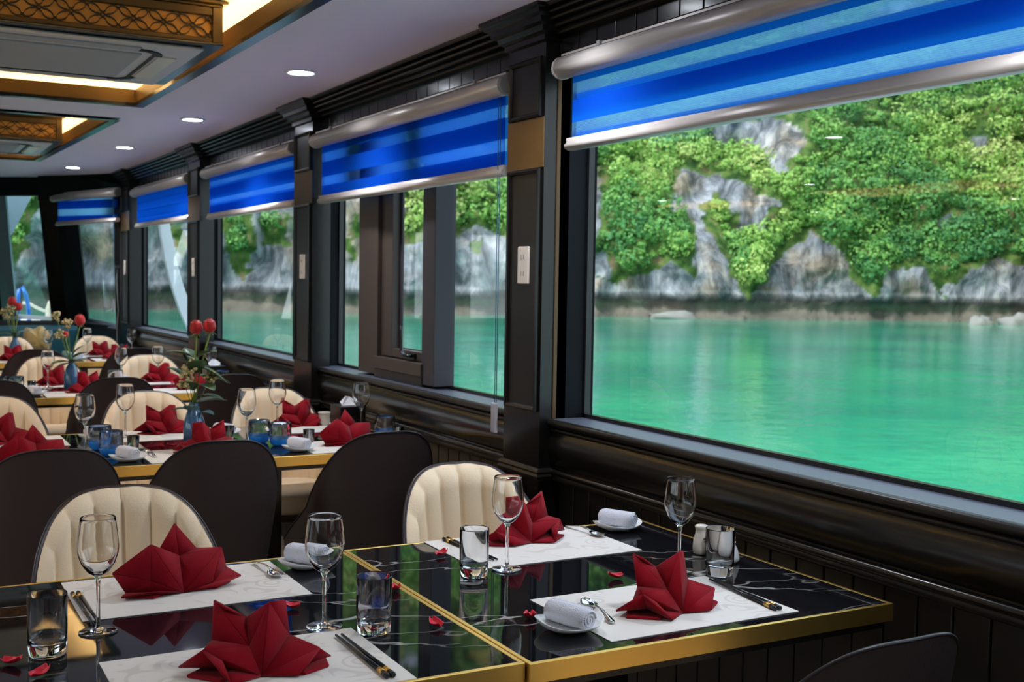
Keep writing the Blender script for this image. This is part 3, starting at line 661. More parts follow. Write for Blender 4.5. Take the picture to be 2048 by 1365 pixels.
# ------------------------------------------------------------------ ceiling things
def lattice_box(x0, x1, y0, y1, lab, lab2):
    t = thing('lattice_ceiling_box', lab, 'ceiling box', ((x0+x1)/2, (y0+y1)/2, CEZ), 0, 'lattice boxes around the air conditioners'); hx, hy = (x1-x0)/2, (y1-y0)/2
    z0, z1 = .0, .125
    fr = MB()
    for s in (-1, 1):
        fr.box(-hx, hx, s*hy-.012, s*hy+.012, z0, z0+.018); fr.box(-hx, hx, s*hy-.012, s*hy+.012, z1-.03, z1)
        fr.box(s*hx-.012, s*hx+.012, -hy, hy, z0, z0+.018); fr.box(s*hx-.012, s*hx+.012, -hy, hy, z1-.03, z1)
        for q in (-1, 1): fr.box(s*hx-.018, s*hx+.018, q*hy-.018, q*hy+.018, z0, z1)
    fr.build('gilt_frame', DKGILT, t, bev=.003)
    cr = MB()
    for e, a, b in ((.02, z1, z1+.010), (.035, z1+.01, z1+.022)):
        cr.box(-hx-e, hx+e, -hy-e, hy+e, a, b)
    cr.build('top_moulding', DKGILT, t, bev=.004)
    MB().box(-hx-.02, hx+.02, -hy-.02, hy+.02, -.008, 0).build('base_frame', BLKTRIM, t, bev=.002)
    MB().box(-hx+.003, hx-.003, -hy+.004, hy-.004, .001, z1-.001).build('backing_panel', BACKP, t)
    # lattice: zigzag strips crossing, with bumped profile
    la = MB()
    def strip(p0, p1, face):
        n = 26; L = math.hypot(p1[0]-p0[0], p1[1]-p0[1]); dx, dz = (p1[0]-p0[0])/L, (p1[1]-p0[1])/L; w = .0050
        for off in (-.006, .006):
            pts = []
            for i in range(n+1):
                s = i/n; u = s*L; cell = L/2; ph = (u % cell)/cell; bump = .006*max(0, math.sin(PI*(ph*2-.5)))**.5*(1 if off > 0 else -1)
                pts.append((p0[0]+dx*u-dz*(off+bump), p0[1]+dz*u+dx*(off+bump)))
            for (a, b), (c, d) in zip(pts, pts[1:]):
                if face[0] == 'y':
                    yy = face[1]*hy; la.prism((a, yy, b-w/2), (c, yy, d-w/2), (c, yy, d+w/2), (a, yy, b+w/2), (0, face[1]*.006, 0))
    za, zb = z0+.018, z1-.03; H = zb-za
    step = H
    k = -1
    x = -hx-.0
    while x < hx-.03:
        for sgn in (1, -1):
            a = (x, za) if sgn > 0 else (x, zb); b = (x+1.43*step, za+H) if sgn > 0 else (x+1.43*step, za)
            if b[0] > hx-.01:
                f_ = (hx-.01-a[0])/(b[0]-a[0]); b = (hx-.01, a[1]+(b[1]-a[1])*f_)
            strip(a, b, ('y', -1))
        x += step*1.3
    la.build('lattice', LATT, t)
    a = thing('air_conditioner', lab2, 'air conditioner', ((x0+x1)/2, (y0+y1)/2, CEZ-.008), 0, 'ceiling air conditioners')
    w, h = hx-.035, hy-.035
    pn_ = MB().box(-w, w, -h, h, -.014, -.001).build('panel', AC, a, bev=.012)
    MB().box(-w*.66, w*.66, -h*.62, h*.62, -.020, -.012).build('intake_grille', ACG, pn_, bev=.008)
    for s in (-1, 1):
        MB().box(-w*.62, w*.62, s*h*.82-.032, s*h*.82+.032, -.019, -.013).build('louvre', ACG, pn_, bev=.004)
        MB().box(s*w*.84-.034, s*w*.84+.034, -h*.55, h*.55, -.019, -.013).build('louvre', PLAST if s > 0 else ACG, pn_, bev=.004)
        MB().box(-w*.66, w*.66, s*h*.74-.004, s*h*.74+.004, -.0175, -.013).build('air_slot', ACS, pn_)
        MB().box(s*w*.745-.006, s*w*.745+.006, -h*.66, h*.66, -.0175, -.013).build('air_slot', ACS, pn_)
        for q in (-1, 1):
            c = MB(); R = []
            for i in range(9):
                an = PI/2*i/8; R.append([(s*(w*.60+r_*math.cos(an)), q*(h*.58+r_*math.sin(an)), -.0185+zz) for r_, zz in ((.075, 0), (.105, 0), (.105, .004), (.075, .004))])
            c.loft(R, True, (True, True), False).build('corner_slot', ACS, pn_)
DKGILT = mat('dark_gilt_frame', (.06, .036, .012), .4, metal=.4)
BACKP = mat('amber_backing', (.55, .27, .06), .6)
LATT = mat('dark_carved_lattice', (.018, .010, .005), .5)
lattice_box(-.10, 1.039, 4.111, 5.048, 'gilt box with carved diamond lattice in the nearer lit ceiling recess', 'white cassette air conditioner set in the nearer lattice box')
lattice_box(-.10, .958, 7.629, 8.54, 'gilt lattice box in the farther lit ceiling recess', 'white cassette air conditioner set in the farther lattice box')
DL = ['nearest, above the casement window', 'second from the camera, above the third window', 'third from the camera, right of the farther lattice box', 'smallest and farthest, near the bow']
for k, (x, y) in enumerate([(1.466, 4.471), (1.426, 6.136), (1.369, 7.754), (1.290, 9.473), (1.50, 2.75), (1.52, 1.05), (-.75, .6), (-.75, 2.6), (-.75, 4.74), (-.9, 7.0), (-2.8, .2), (-2.8, 2.4), (-2.75, 4.7), (-2.75, 7.07), (-3.0, 9.42), (-5.2, 7.04), (-5.3, 9.71)]):
    t = thing('ceiling_downlight', ('round white ceiling downlight, '+DL[k]) if k < 4 else 'round white ceiling downlight outside the view', 'ceiling light', (x, y, CEZ), 0, 'round ceiling downlights' if k < 4 else 'round ceiling downlights outside the view')
    MB().lathe([(.050, 0), (.064, 0), (.066, -.004), (.060, -.007), (.050, -.006), (.050, 0)], n=28).build('trim_ring', WHITEP, t)
    MB().lathe([(.001, -.004), (.05, -.004)], n=28, smooth=False).build('lamp_lens', DOWN, t)
    L = bpy.data.lights.new('downlight_beam', 'SPOT'); L.energy = 30; L.spot_size = 2.2; L.spot_blend = .8; L.shadow_soft_size = .05; L.color = (.90, .93, 1)
    lo = bpy.data.objects.new('downlight_beam', L); COL.objects.link(lo); lo.parent = t; lo.location = (0, 0, -.02)

# ------------------------------------------------------------------ furniture
def make_chair():
    t = thing('dining_chair', '', 'chair')
    def path(a):   # a in -1..1 round the U; returns plan (x,y), top height
        s = a*1.45      # |s|<=1 arc, beyond: arms
        if abs(s) <= 1:
            an = s*PI/2; x = .205*math.sin(an); y = -.09-.17*math.cos(an)**.8 if math.cos(an) > 1e-6 else -.09
        else: x = .205*(1 if s > 0 else -1)+(abs(s)-1)*.02*(1 if s > 0 else -1); y = -.09+(abs(s)-1)*.55
        ax = abs(s)
        if ax <= 1:
            xx = abs(x)/.205; h = .60+.27*(1-xx**3.2)**.5 if xx < 1 else .60
            h = max(h, .60+.05*(1-ax)) 
        else: h = .60-.16*((ax-1)/.45)
        return x, y, h
    def pt(a, v, off):   # v 0 bottom..1 top
        x, y, h = path(a); x2, y2, _ = path(a+.004); x1, y1, _ = path(a-.004)
        tx, ty = x2-x1, y2-y1; L = math.hypot(tx, ty) or 1; nx, ny = ty/L, -tx/L      # outward for a increasing
        zb = .40; z = zb+(h-zb)*v; k = .90+.10*min(1, (z-zb)/.25)
        px, py = (x+nx*off)*k, (y+ny*off)*k - max(0, z-.45)*.16*(1 if y < -.0 else max(0, 1-(y)/.1))
        return (px, py, z)
    NA, NV = 180, 16
    sgn = 1
    x_, y_, h_ = path(0); 
    # outward sign test
    q = pt(0, .5, .02); c = pt(0, .5, 0); sgn = 1 if q[1] < c[1] else -1
    def grid(off, v0, v1, flute=0):
        R = []
        for i in range(NA+1):
            a = -1+2*i/NA; row = []
            for j in range(NV+1):
                v = v0+(v1-v0)*j/NV; o = off
                if flute:
                    s = (a*1.45)*5.2*(1-.10*v); ph = abs(math.sin(PI*s)); o = off-flute*(ph**.42) + (flute+.018)*max(0, (v-.93)/.07)**2.5; o = min(o, .004)
                row.append(pt(a, v, o*sgn))
            R.append(row)
        return R
    outer = grid(.010, 0, 1); inner = grid(-.014, 0, .998, .016)
    # outer shell closed with its rim
    b = MB(); b.loft(outer, False, (False, False))
    rim = [[outer[i][-1], tuple(Vector(pt(-1+2*i/NA, 1, .008*sgn))+Vector((0, 0, .003))), pt(-1+2*i/NA, .998, .002*sgn)] for i in range(NA+1)]
    b.loft(rim, False, (False, False))
    for e in (0, NA): 
        b.add([outer[e][j] for j in range(NV+1)]+[pt(-1+2*e/NA, j/NV*.998, -.016*sgn) for j in range(NV+1)], [(j, j+1, NV+2+j, NV+1+j) for j in range(NV)])
    bs = b.build('back_shell', LEATH_D, t)
    MB().loft(inner, False, (False, False)).build('backrest', LEATH_C, t)
    pth = [Vector(pt(-1+2*i/NA, 1, .010*sgn))+Vector((0, 0, .001)) for i in range(NA+1)]
    MB().tube(pth, .0032, 6).build('piping', PIPING, bs)
    # seat cushion
    R = []
    for z, k in ((.40, .90), (.415, .98), (.45, 1.0), (.475, .97), (.485, .90), (.488, .5), (.488, .02)):
        ring = []
        for i in range(32):
            an = 2*PI*i/32; sx = math.copysign(abs(math.cos(an))**.7, math.cos(an)); sy = math.copysign(abs(math.sin(an))**.7, math.sin(an))
            ring.append((.180*k*sx, .005+.215*k*sy, z))
        R.append(ring)
    MB().loft(R, True, (True, True)).build('seat', LEATH_C, t)
    MB().lathe([(.17, .36), (.20, .37), (.205, .40), (.17, .40)], n=28, caps=(True, True)).build('seat_base', LEATH_D, t)
    for sx in (-1, 1):
        for sy in (-1, 1):
            MB().tube([(sx*.14, sy*.13, .37), (sx*.20, sy*.19, .0)], [.016, .010], 10).build('leg', BLK, t)
    return t
CH = make_chair()
FAR, NEAR = PI, 0.0    # FAR: faces the camera
# (x, y of shell back, faces camera?, label)
CHAIRS = [(.48, 2.80, 1, 'cream channel-back chair at the left front table, behind its red napkin'),
 (1.352, 2.80, 1, 'cream channel-back chair beyond the right front table, left of the wine glass'),
 (1.27, 1.12, 0, 'dark leather chair back tucked under the near side of the right front table'),
 (.415, 3.42, 0, 'dark leather chair back at far left, behind the left cream front chair'),
 (.895, 3.42, 0, 'dark leather chair back between the two front cream chairs'),
 (1.435, 3.42, 0, 'dark leather chair back behind the right cream front chair'),
 (.37, 5.02, 1, 'cream chair cut by the left edge, far side of the second table'),
 (.965, 5.02, 1, 'cream chair behind the rose vase on the second table'),
 (1.50, 5.02, 1, 'cream chair at the window end on the far side of the second table'),
 (.43, 5.70, 0, 'dark chair back at the left edge, near side of the third table'),
 (.985, 5.70, 0, 'dark chair back in the middle of the near side of the third table'),
 (1.545, 5.70, 0, 'dark chair back at the window end, near side of the third table'),
 (.845, 7.30, 1, 'cream chair behind the vase on the third table'),
 (1.42, 7.30, 1, 'cream chair at the window end beyond the third table'),
 (.30, 7.30, 1, 'cream chair seen through the gap at the left beyond the third table'),
 (.865, 7.93, 0, 'dark chair back on the near side of the farthest table, left one'),
 (1.475, 7.93, 0, 'dark chair back on the near side of the farthest table, window end'),
 (.83, 9.60, 1, 'farthest left cream chair, beside the crumpled gold cushion'),
 (1.47, 9.60, 1, 'farthest cream chair at the window end, by the bow'),
 (.45, 1.14, 0, 'dark chair at the near side of the left front table, below the view')]
for x, y, f, lab in CHAIRS[:-1]:
    put(CH, (x, y-.345 if f else y+.345, 0), PI if f else 0, lab, 'barrel dining chairs')

def table(name, x0, x1, y0, y1, lab):
    t = thing(name, lab, 'table', ((x0+x1)/2, (y0+y1)/2, 0), 0, 'black marble dining tables'); hx, hy = (x1-x0)/2, (y1-y0)/2; w = .009
    MB().box(-hx+w, hx-w, -hy+w, hy-w, .722, .7495).build('tabletop', MARBLE, t)
    f = MB()
    ringo = lambda e, z: [(-hx+e, -hy+e, z), (hx-e, -hy+e, z), (hx-e, hy-e, z), (-hx+e, hy-e, z)]
    f.loft([ringo(0, .716), ringo(0, .750), ringo(w, .750), ringo(w, .716), ringo(0, .716)], True, (False, False), False).build('brass_edge', BRASS, t, bev=.0012)
    MB().box(-hx+.012, hx-.012, -hy+.012, hy-.012, .700, .720).build('underframe', BLK, t)
    for s in ((-1, 1) if hx > .6 else (0,)):
        MB().box(s*hx*.42-.05, s*hx*.42+.05, -.05, .05, .02, .70).build('pedestal', BLK, t, bev=.004)
        MB().box(s*hx*.42-.2, s*hx*.42+.2, -.25, .25, 0, .02).build('base_plate', BLK, t, bev=.004)
    return t
table('marble_table', .085, .9055, 1.595, 2.44, 'front black marble table with brass edge, left of the brass seam')
table('marble_table', .908, 1.7255, 1.585, 2.447, 'front black marble table with brass edge, right of the brass seam by the window')
table('marble_table', .09, 1.735, 3.81, 4.655, 'second black marble table back, with rose vase and blue glasses')
table('marble_table', .10, 1.735, 6.04, 6.885, 'third black marble table back')
table('marble_table', .12, 1.70, 8.42, 9.24, 'farthest black marble table near the bow')
for i, (cx, cy, n) in enumerate([(.515, 2.27, 'under the left napkin at the back of the front table'), (1.318, 2.30, 'at the back of the right front table'), (.505, 1.745, 'at the bottom edge of the picture'), (1.303, 1.765, 'at the front of the right front table'),
    (.40, 3.97, 'second table, near side, left'), (.96, 3.97, 'second table, near side, middle'), (1.51, 3.97, 'second table, near side, by the window'), (.38, 4.49, 'second table, far side, left'), (.96, 4.50, 'second table, far side, middle'), (1.52, 4.50, 'second table, far side, by the window'),
    (.90, 6.20, 'third table, near side, middle'), (1.45, 6.20, 'third table, near side, by the window'), (.86, 6.73, 'third table, far side, middle'), (1.42, 6.73, 'third table, far side, by the window'),
    (1.50, 8.60, 'farthest table, near side, by the window'), (.85, 8.60, 'farthest table, near side, left'), (.85, 9.08, 'farthest table, far side, left'), (1.45, 9.08, 'farthest table, far side, by the window')]):
    w = .20 if cy > 3 else .212
    o = MB().box(-w, w, -.143, .143, 0, .0012).build('placemat', MATM, loc=(cx, cy, .750)); tag(o, 'cream embossed placemat, '+n, 'placemat', 'cream placemats')

# ------------------------------------------------------------------ tableware builders
def make_glass():
    t = thing('wine_glass', '', 'wine glass')
    n = 32
    foot = [(.0001, 0), (.031, 0), (.0325, .0012), (.031, .0022), (.015, .0042), (.006, .0075)]
    stem = [(.006, .0075), (.0042, .013), (.0034, .03), (.0034, .080), (.0042, .092), (.0075, .0985)]
    bowl = [(.0075, .0985), (.018, .106), (.028, .120), (.0340, .138), (.0350, .150), (.0330, .172), (.0300, .194), (.0294, .1995), (.0289, .2003), (.0285, .1995), (.0291, .193), (.0320, .171), (.0340, .150), (.0330, .139), (.027, .1222), (.017, .1095), (.006, .1030), (.0001, .1022)]
    for nm, p in (('foot', foot), ('stem', stem), ('bowl', bowl)): MB().lathe(p, n=n).build(nm, GLASS, t)
    return t
GL = make_glass()
def make_tumbler():
    t = thing('glass_tumbler', '', 'glass')
    p = [(.0001, 0), (.027, 0), (.0295, .002), (.0305, .03), (.031, .098), (.0305, .1), (.0299, .098), (.0294, .03), (.0275, .0205), (.018, .0185), (.0001, .0185)]
    MB().lathe(p, n=32).build('tumbler_body', GLASS, t); return t
TU = make_tumbler()
def make_blue():
    t = thing('blue_tumbler', '', 'glass')
    MB().lathe([(.0001, 0), (.026, 0), (.034, .006), (.0385, .020), (.0395, .026)], n=28).build('blue_base', BGLASS, t)
    MB().lathe([(.0395, .026), (.0405, .045), (.039, .080), (.0375, .084), (.0365, .080), (.038, .045), (.036, .022), (.028, .012), (.0001, .010)], n=28).build('clear_body', GLASS, t)
    return t
BT = make_blue()
def make_shot():
    t = thing('shot_glass', '', 'glass')
    MB().lathe([(.0001, 0), (.017, 0), (.018, .004), (.0215, .055), (.0208, .055), (.017, .014), (.0001, .012)], n=24).build('shot_glass_body', GLASS, t); return t
SH = make_shot()
def make_napkin(v=0):
    t = thing('folded_napkin', '', 'napkin'); mir = -1 if v in (1, 3) else 1
    if v < 2:    # star with two tall corners and a sharp front ridge
        P = dict(O=(0, -.034, 0), I=(-.018, -.010, .042), B=(.012, -.004, .108), C=(.038, .018, .104), S=(.044, .010, .050), W=(.090, -.016, .034), w=(.060, -.004, .040), L=(-.087, -.030, .046), l=(-.074, .004, .050), A=(-.071, .026, .107), a=(-.058, .012, .100), V=(-.022, .022, .078),
                 Q=(-.124, .002, .012), q=(-.066, -.016, .014), F=(-.046, -.066, .004), f=(-.060, -.030, .030), R=(.056, -.048, .004), r=(.110, .012, .012), s=(.070, -.014, .010), K=(0, .060, 0), k=(-.06, .045, 0), m=(.07, .045, 0))
        Fs = ['OIB', 'IVB', 'IlA', 'IAV', 'OLI', 'LlI', 'OBS', 'BCS', 'OSW', 'SwW', 'LQq', 'LqF', 'LFf', 'OWR', 'WsR', 'Wrs', 'AaV', 'AlkK', 'AKV', 'VKB', 'BKC', 'CKS', 'SKm', 'SmW', 'WmR', 'lLk', 'LkQ', 'OqL', 'OFq']
    else:        # broad shoulders with one peak standing behind
        P = dict(O=(0, -.036, 0), I=(.006, .010, .062), L=(-.056, -.014, .096), R=(.086, -.008, .073), P=(.006, .036, .122), p=(-.030, .022, .074), r=(.046, .022, .070), l=(-.060, -.026, .030), W=(-.124, .002, .046), w=(-.100, -.004, .006), s=(-.050, .010, .090), X=(.100, .004, .030), x=(.060, -.030, .012),
                 Q=(-.118, -.034, .007), q=(-.060, -.050, .013), Y=(.122, -.022, .015), y=(.064, -.046, .008), K=(0, .062, 0), k=(-.07, .045, 0), m=(.08, .045, 0))
        Fs = ['OLI', 'OIR', 'pPI', 'PrI', 'OlL', 'LlW', 'lwW', 'LWs', 'ORx', 'RXx', 'OQq', 'OqQ', 'OyY', 'PKp', 'PrK', 'pKL', 'LKk', 'LkW', 'rRK', 'RmK', 'RXm', 'Wkw', 'pIL', 'rRI', 'Olw', 'OwQ', 'ORX', 'OXY']
    n = {k: i for i, k in enumerate(P)}
    c = sum((Vector(P[k]) for k in 'OK'), Vector())/2+Vector((0, 0, .03)); vs = [Vector(p) for p in P.values()]; b = MB()
    # each fold is its own doubled sheet with a soft dent towards its middle, so creases stay crisp
    for f in Fs:
        pts = [vs[n[ch]] for ch in f]; g = sum(pts, Vector())/len(pts); g = g+(c-g).normalized()*.0035
        m_ = len(pts); b.add(pts+[g], [(i, (i+1) % m_, m_) for i in range(m_)], True)
    b.v = [(x*mir, y, max(z, .0016)) for x, y, z in b.v]
    b.build('fan_pleats', CLOTH, t, solid=.0034)
    w = MB()
    base = [[(-.015, -.020), (-.062, -.050), (-.112, -.014), (-.086, .022), (0, .045)], [(.012, -.020), (.066, -.040), (.106, -.008), (.104, .028), (0, .05)]]
    for pts in base:
        m_ = len(pts); top = [(x*mir, y, .0052) for x, y in pts]; bot = [(x*mir, y, .0) for x, y in pts]
        w.add(top+bot, [tuple(range(m_)), tuple(range(2*m_-1, m_-1, -1))]+[(i, m_+i, m_+(i+1) % m_, (i+1) % m_) for i in range(m_)])
    w.build('base_fold', CLOTH, t, bev=.002)
    return t
NK = [make_napkin(v) for v in range(4)]
def make_plate():
    t = thing('towel_plate', '', 'plate')
    b = MB(); R = []
    def ring(k, z, lift):
        out = []
        for i in range(48):
            a = 2*PI*i/48; c, s = math.cos(a), math.sin(a)
            e = (abs(c)**2.6+abs(s)**2.6)**(-1/2.6); f = max(0, (e-1)/.31)
            out.append((k*.060*c*e, k*.052*s*e, z+lift*(abs(c)**3)+lift*.6*f))
        return out
    for k, z, l in ((.02, .006, 0), (.5, .006, 0), (.62, .007, .001), (.85, .010, .005), (1.0, .014, .010), (1.01, .0135, .010), (.86, .007, .004), (.55, .002, 0), (.5, 0, 0), (.02, 0, 0)): R.append(ring(k, z, l))
    b.loft(R, True, (True, True)).build('plate_dish', PORC, t); return t
PLT = make_plate()
def make_towel():
    t = thing('rolled_towel', '', 'towel')
    b = MB(); R = []; n = 28; L = .047
    for (y, k) in ((-L, .80), (-L+.003, .96), (-L*.6, 1.0), (0, 1.02), (L*.6, 1.0), (L-.003, .96), (L, .80)):
        R.append([(k*.0205*math.cos(2*PI*i/n)*(1+.03*math.sin(3*i)), y, .0205+k*.0195*math.sin(2*PI*i/n)) for i in range(n)])
    tr_ = b.loft(R, True, (True, True)).build('towel_roll', TOWEL, t)
    for s in (-1, 1):
        pts = [(.0165*(1-k/34)*math.cos(k*.45)+.0, s*(L+.0005), .0205+.0165*(1-k/34)*math.sin(k*.45)) for k in range(31)]
        MB().tube(pts, .0017, 5).build('spiral_end', TOWEL, tr_)
    MB().box(.006, .013, -L*.95, L*.95, .035, .0395).build('towel_flap', TOWEL, t, bev=.002)
    return t
TW = make_towel()
def make_spoon():
    t = thing('metal_spoon', '', 'spoon')
    b = MB(); R = []
    for s, w, z in ((0, .001, .007), (.006, .010, .0055), (.018, .0150, .003), (.032, .0155, .0025), (.045, .010, .004), (.052, .004, .007)):
        R.append([(-w, s, z+.003), (-w*.6, s, z), (0, s, z-.001), (w*.6, s, z), (w, s, z+.003), (w*.6, s, z+.0012), (0, s, z+.0004), (-w*.6, s, z+.0012)])
    b.loft(R, True, (True, True)).build('bowl', STEEL, t)
    b = MB(); R = []
    for s, w, z in ((.050, .0045, .008), (.060, .0036, .011), (.085, .0036, .012), (.115, .0050, .008), (.138, .0070, .004), (.146, .005, .003)):
        R.append([(-w, s, z), (0, s, z+.0016), (w, s, z), (0, s, z-.0014)])
    b.loft(R, True, (True, True)).build('handle', STEEL, t); return t
SP = make_spoon()
def make_sticks():
    t = thing('chopstick', '', 'chopstick')
    MB().tube([(0, 0, .0035), (0, .195, .0042)], [.0022, .0042], 8).build('shaft', BLK, t)
    MB().tube([(0, .195, .0042), (0, .212, .0042)], [.0047, .0047], 8).build('gold_band', GOLD, t)
    MB().tube([(0, .212, .0042), (0, .228, .0042), (0, .231, .0042)], [.0046, .0046, .003], 8).build('tip_cap', BLK, t); return t
ST = make_sticks()
PM = None
def make_petal():
    b = MB(); R = []
    for i in range(9):
        u = i/8; w = .0125*math.sin(PI*(.08+.86*u))**.7; row = []
        for j in range(7):
            v = -1+2*j/6; row.append((w*v, -.016+.034*u, .0012+.0065*v*v+.004*(u-.4)**2*6))
        R.append(row)
    o = MB().loft(R, False, (False, False)).build('rose_petal', PETAL, solid=.0015, sub=1); tag(o, '', 'petal'); return o
PT = make_petal()

TZ = .7503; MZ = .7516
def P2(x, y): v = at_z(x, y, .75); return v.x, v.y
def place(proto, px, z, rz, lab, grp): 
    x, y = px if isinstance(px, tuple) and abs(px[0]) < 20 else P2(*px)
    return put(proto, (x, y, z), rz, lab, grp)
GW = 'wine glasses'
for (p, z, lab) in [((.318, 2.056), TZ, 'wine glass on the left front table, in front of the cream chair'), ((.677, 1.916), TZ, 'wine glass left of the brass seam, beside a tumbler'),
    ((1.162, 2.134), MZ, 'wine glass in front of the back right napkin on the front table'), ((1.492, 1.967), MZ, 'wine glass behind the near right napkin, beside the white shakers'),
    ((.603, 4.168), MZ, 'wine glass at the left of the second table, beside blue tumblers'), ((.794, 4.49), MZ, 'wine glass left of the rose vase on the second table'),
    ((1.171, 4.18), MZ, 'left one of the two wine glasses near the middle of the second table'), ((1.386, 4.50), MZ, 'right one of the two wine glasses near the middle of the second table'), ((1.660, 4.28), MZ, 'wine glass by the tissue box at the window end of the second table'),
    ((.761, 6.55), MZ, 'wine glass left of the vase on the third table'), ((1.164, 6.70), MZ, 'wine glass right of the vase on the third table'), ((1.385, 6.80), MZ, 'wine glass beside the napkin at the window end of the third table'), ((1.68, 6.75), MZ, 'wine glass behind the roses, window end of the third table'),
    ((1.045, 8.95), MZ, 'farthest left wine glass, in front of the gold cushion'), ((1.335, 9.1), MZ, 'wine glass on the farthest table in front of the last cream chair'), ((1.62, 8.9), MZ, 'wine glass at the window end of the farthest table')]:
    place(GL, p, z, 0, lab, GW)
for p, lab in [((.226, 1.968), 'clear tumbler at the lower left corner beside a rose petal'), ((.745, 1.851), 'clear tumbler just left of the brass seam'), ((1.076, 2.119), 'clear tumbler left of the wine glass on the right front table'), ((1.552, 1.905), 'clear tumbler in front of the white shakers')]:
    place(TU, p, TZ+.0005, 0, lab, 'clear tumblers')
for p, lab in [((.66, 4.22), 'blue-bottomed tumbler behind another, left of the second table'), ((.672, 4.065), 'blue-bottomed tumbler beside the left towel plate on the second table'), ((1.215, 4.17), 'blue-bottomed tumbler behind another in the middle of the second table'),
    ((1.265, 4.07), 'blue-bottomed tumbler in front, middle of the second table'), ((1.70, 4.13), 'blue-bottomed tumbler beside the right napkin, window end of the second table'), ((.52, 6.38), 'blue-bottomed tumbler at the left of the third table'), ((.585, 6.36), 'blue-bottomed tumbler beside the plate on the third table'), ((1.66, 6.40), 'blue-bottomed tumbler behind the roses, near the sill box'), ((1.12, 6.62), 'blue-bottomed tumbler right of the middle napkin on the third table')]:
    place(BT, p, TZ+.0005, 0, lab, 'blue-bottomed tumblers')
for p, lab in [((.755, 4.12), 'shot glass right of the left towel plate on the second table'), ((1.125, 4.26), 'shot glass right of the vase on the second table'), ((1.37, 4.06), 'shot glass beside the middle towel roll on the second table'), ((1.71, 4.02), 'shot glass at the window end of the second table'), ((.665, 6.40), 'shot glass beside the vase on the third table')]:
    place(SH, p, TZ+.0005, 0, lab, 'shot glasses')
NL = [(0, (.50, 2.272), .10, 2, 'crimson napkin folded as a star in front of the left cream chair'), (1, (.512, 1.742), -.25, 0, 'crimson star-folded napkin at the bottom edge of the picture'), (2, (1.325, 2.355), .1, 1, 'crimson star-folded napkin behind the wine glass on the right front table'),
  (3, (1.300, 1.735), .0, 0, 'crimson star-folded napkin at the front of the right front table'), (4, (.42, 3.97), .2, 2, 'crimson folded napkin at the lower left of the second table'), (5, (.975, 4.0), 0, 1, 'crimson folded napkin in front of the vase on the second table'), (6, (1.51, 4.02), .2, 2, 'crimson folded napkin nearest the window, near side of the second table'),
  (7, (.375, 4.50), .3, 0, 'crimson folded napkin cut by the left edge, second table far side'), (8, (.96, 4.56), 0, 0, 'crimson folded napkin in front of the cream chair left of the vase, second table'), (9, (1.51, 4.58), -.1, 0, 'crimson folded napkin in front of the window-end cream chair, second table'),
  (10, (.915, 6.27), .3, 1, 'crimson folded napkin in front of the vase on the third table'), (11, (.83, 6.72), .2, 0, 'crimson folded napkin behind the vase on the third table'), (12, (1.40, 6.76), -.2, 0, 'crimson folded napkin beyond the roses, third table far side'), (13, (1.47, 6.28), .3, 2, 'crimson folded napkin low behind the dark chair, third table window end'),
  (14, (.80, 8.68), .1, 0, 'crimson folded napkin by the farthest vase'), (15, (1.47, 8.62), -.1, 1, 'crimson folded napkin on the farthest table, near side'), (16, (1.44, 9.05), .2, 0, 'crimson folded napkin on the farthest table in front of the last cream chair'), (17, (.45, 8.7), 0, 3, 'crimson folded napkin at the far left edge of the farthest table')]
for i, p, rz, v, lab in NL: place(NK[v], p, MZ, rz, lab, 'crimson folded napkins')
PL = [((.783, 2.33), .3, 'right of the front left placemat'), ((1.060, 1.712), -.15, 'at the left corner of the near right placemat'), ((1.600, 2.365), .1, 'at the far right corner of the front table'),
   ((.70, 3.915), .1, 'left of the second table beside a spoon'), ((1.285, 3.915), .1, 'in the middle near edge of the second table'), ((.682, 4.47), .2, 'behind the blue tumblers, second table left'), ((1.145, 4.40), .2, 'right of the vase on the second table'),
   ((.655, 6.19), .1, 'at the left of the third table'), ((1.17, 6.72), .1, 'in the middle of the third table'), ((1.20, 8.62), .1, 'in the middle of the farthest table')]
for (p, rz, lab) in PL:
    place(PLT, p, MZ, rz, 'white plate under a towel roll, '+lab, 'towel plates')
    put(TW, (p[0], p[1], MZ+.0065), rz+(.45 if lab.startswith('at the left corner') else (.35 if p[1] < 2.6 else .25)), 'white towel roll on the plate '+lab, 'rolled towels')
SPN = [((500, 1125), (560, 1160), 'beside the left napkin on the front table'), ((1250, 1270), (1168, 1207), 'beside the towel plate at the front of the right table'), ((1130, 1055), (1208, 1078), 'right of the back right napkin'), ((318, 922), (292, 905), 'on the second table right of the left towel plate'), ((630, 900), (605, 885), 'on the second table between towel roll and napkin'), ((103, 790), (92, 781), 'on the third table right of the plate')]
for a, b, lab in SPN:
    A = at_z(*a, .75); B = at_z(*b, .75); d = A-B   # B bowl end
    put(SP, (B.x, B.y, MZ), math.atan2(-d.x, d.y), 'polished steel spoon '+lab, 'steel spoons')
for a, b, lab in [((150, 1192), (198, 1262), 'left of the front left placemat'), ((782, 1360), (660, 1262), 'beside the napkin at the bottom edge'), ((890, 1082), (990, 1124), 'behind the tumbler on the right front table'), ((1557, 1224), (1398, 1152), 'right of the near right napkin')]:
    A = at_z(*a, .75); B = at_z(*b, .75); d = (A-B).normalized(); side = Vector((-d.y, d.x, 0))
    for k, w in ((-1, 'left of'), (1, 'right of')):
        q = A-d*.231+side*.0052*k
        put(ST, (q.x, q.y, MZ), math.atan2(-d.x, d.y), 'black gold-banded chopstick, '+w+' the pair '+lab, 'black chopsticks')
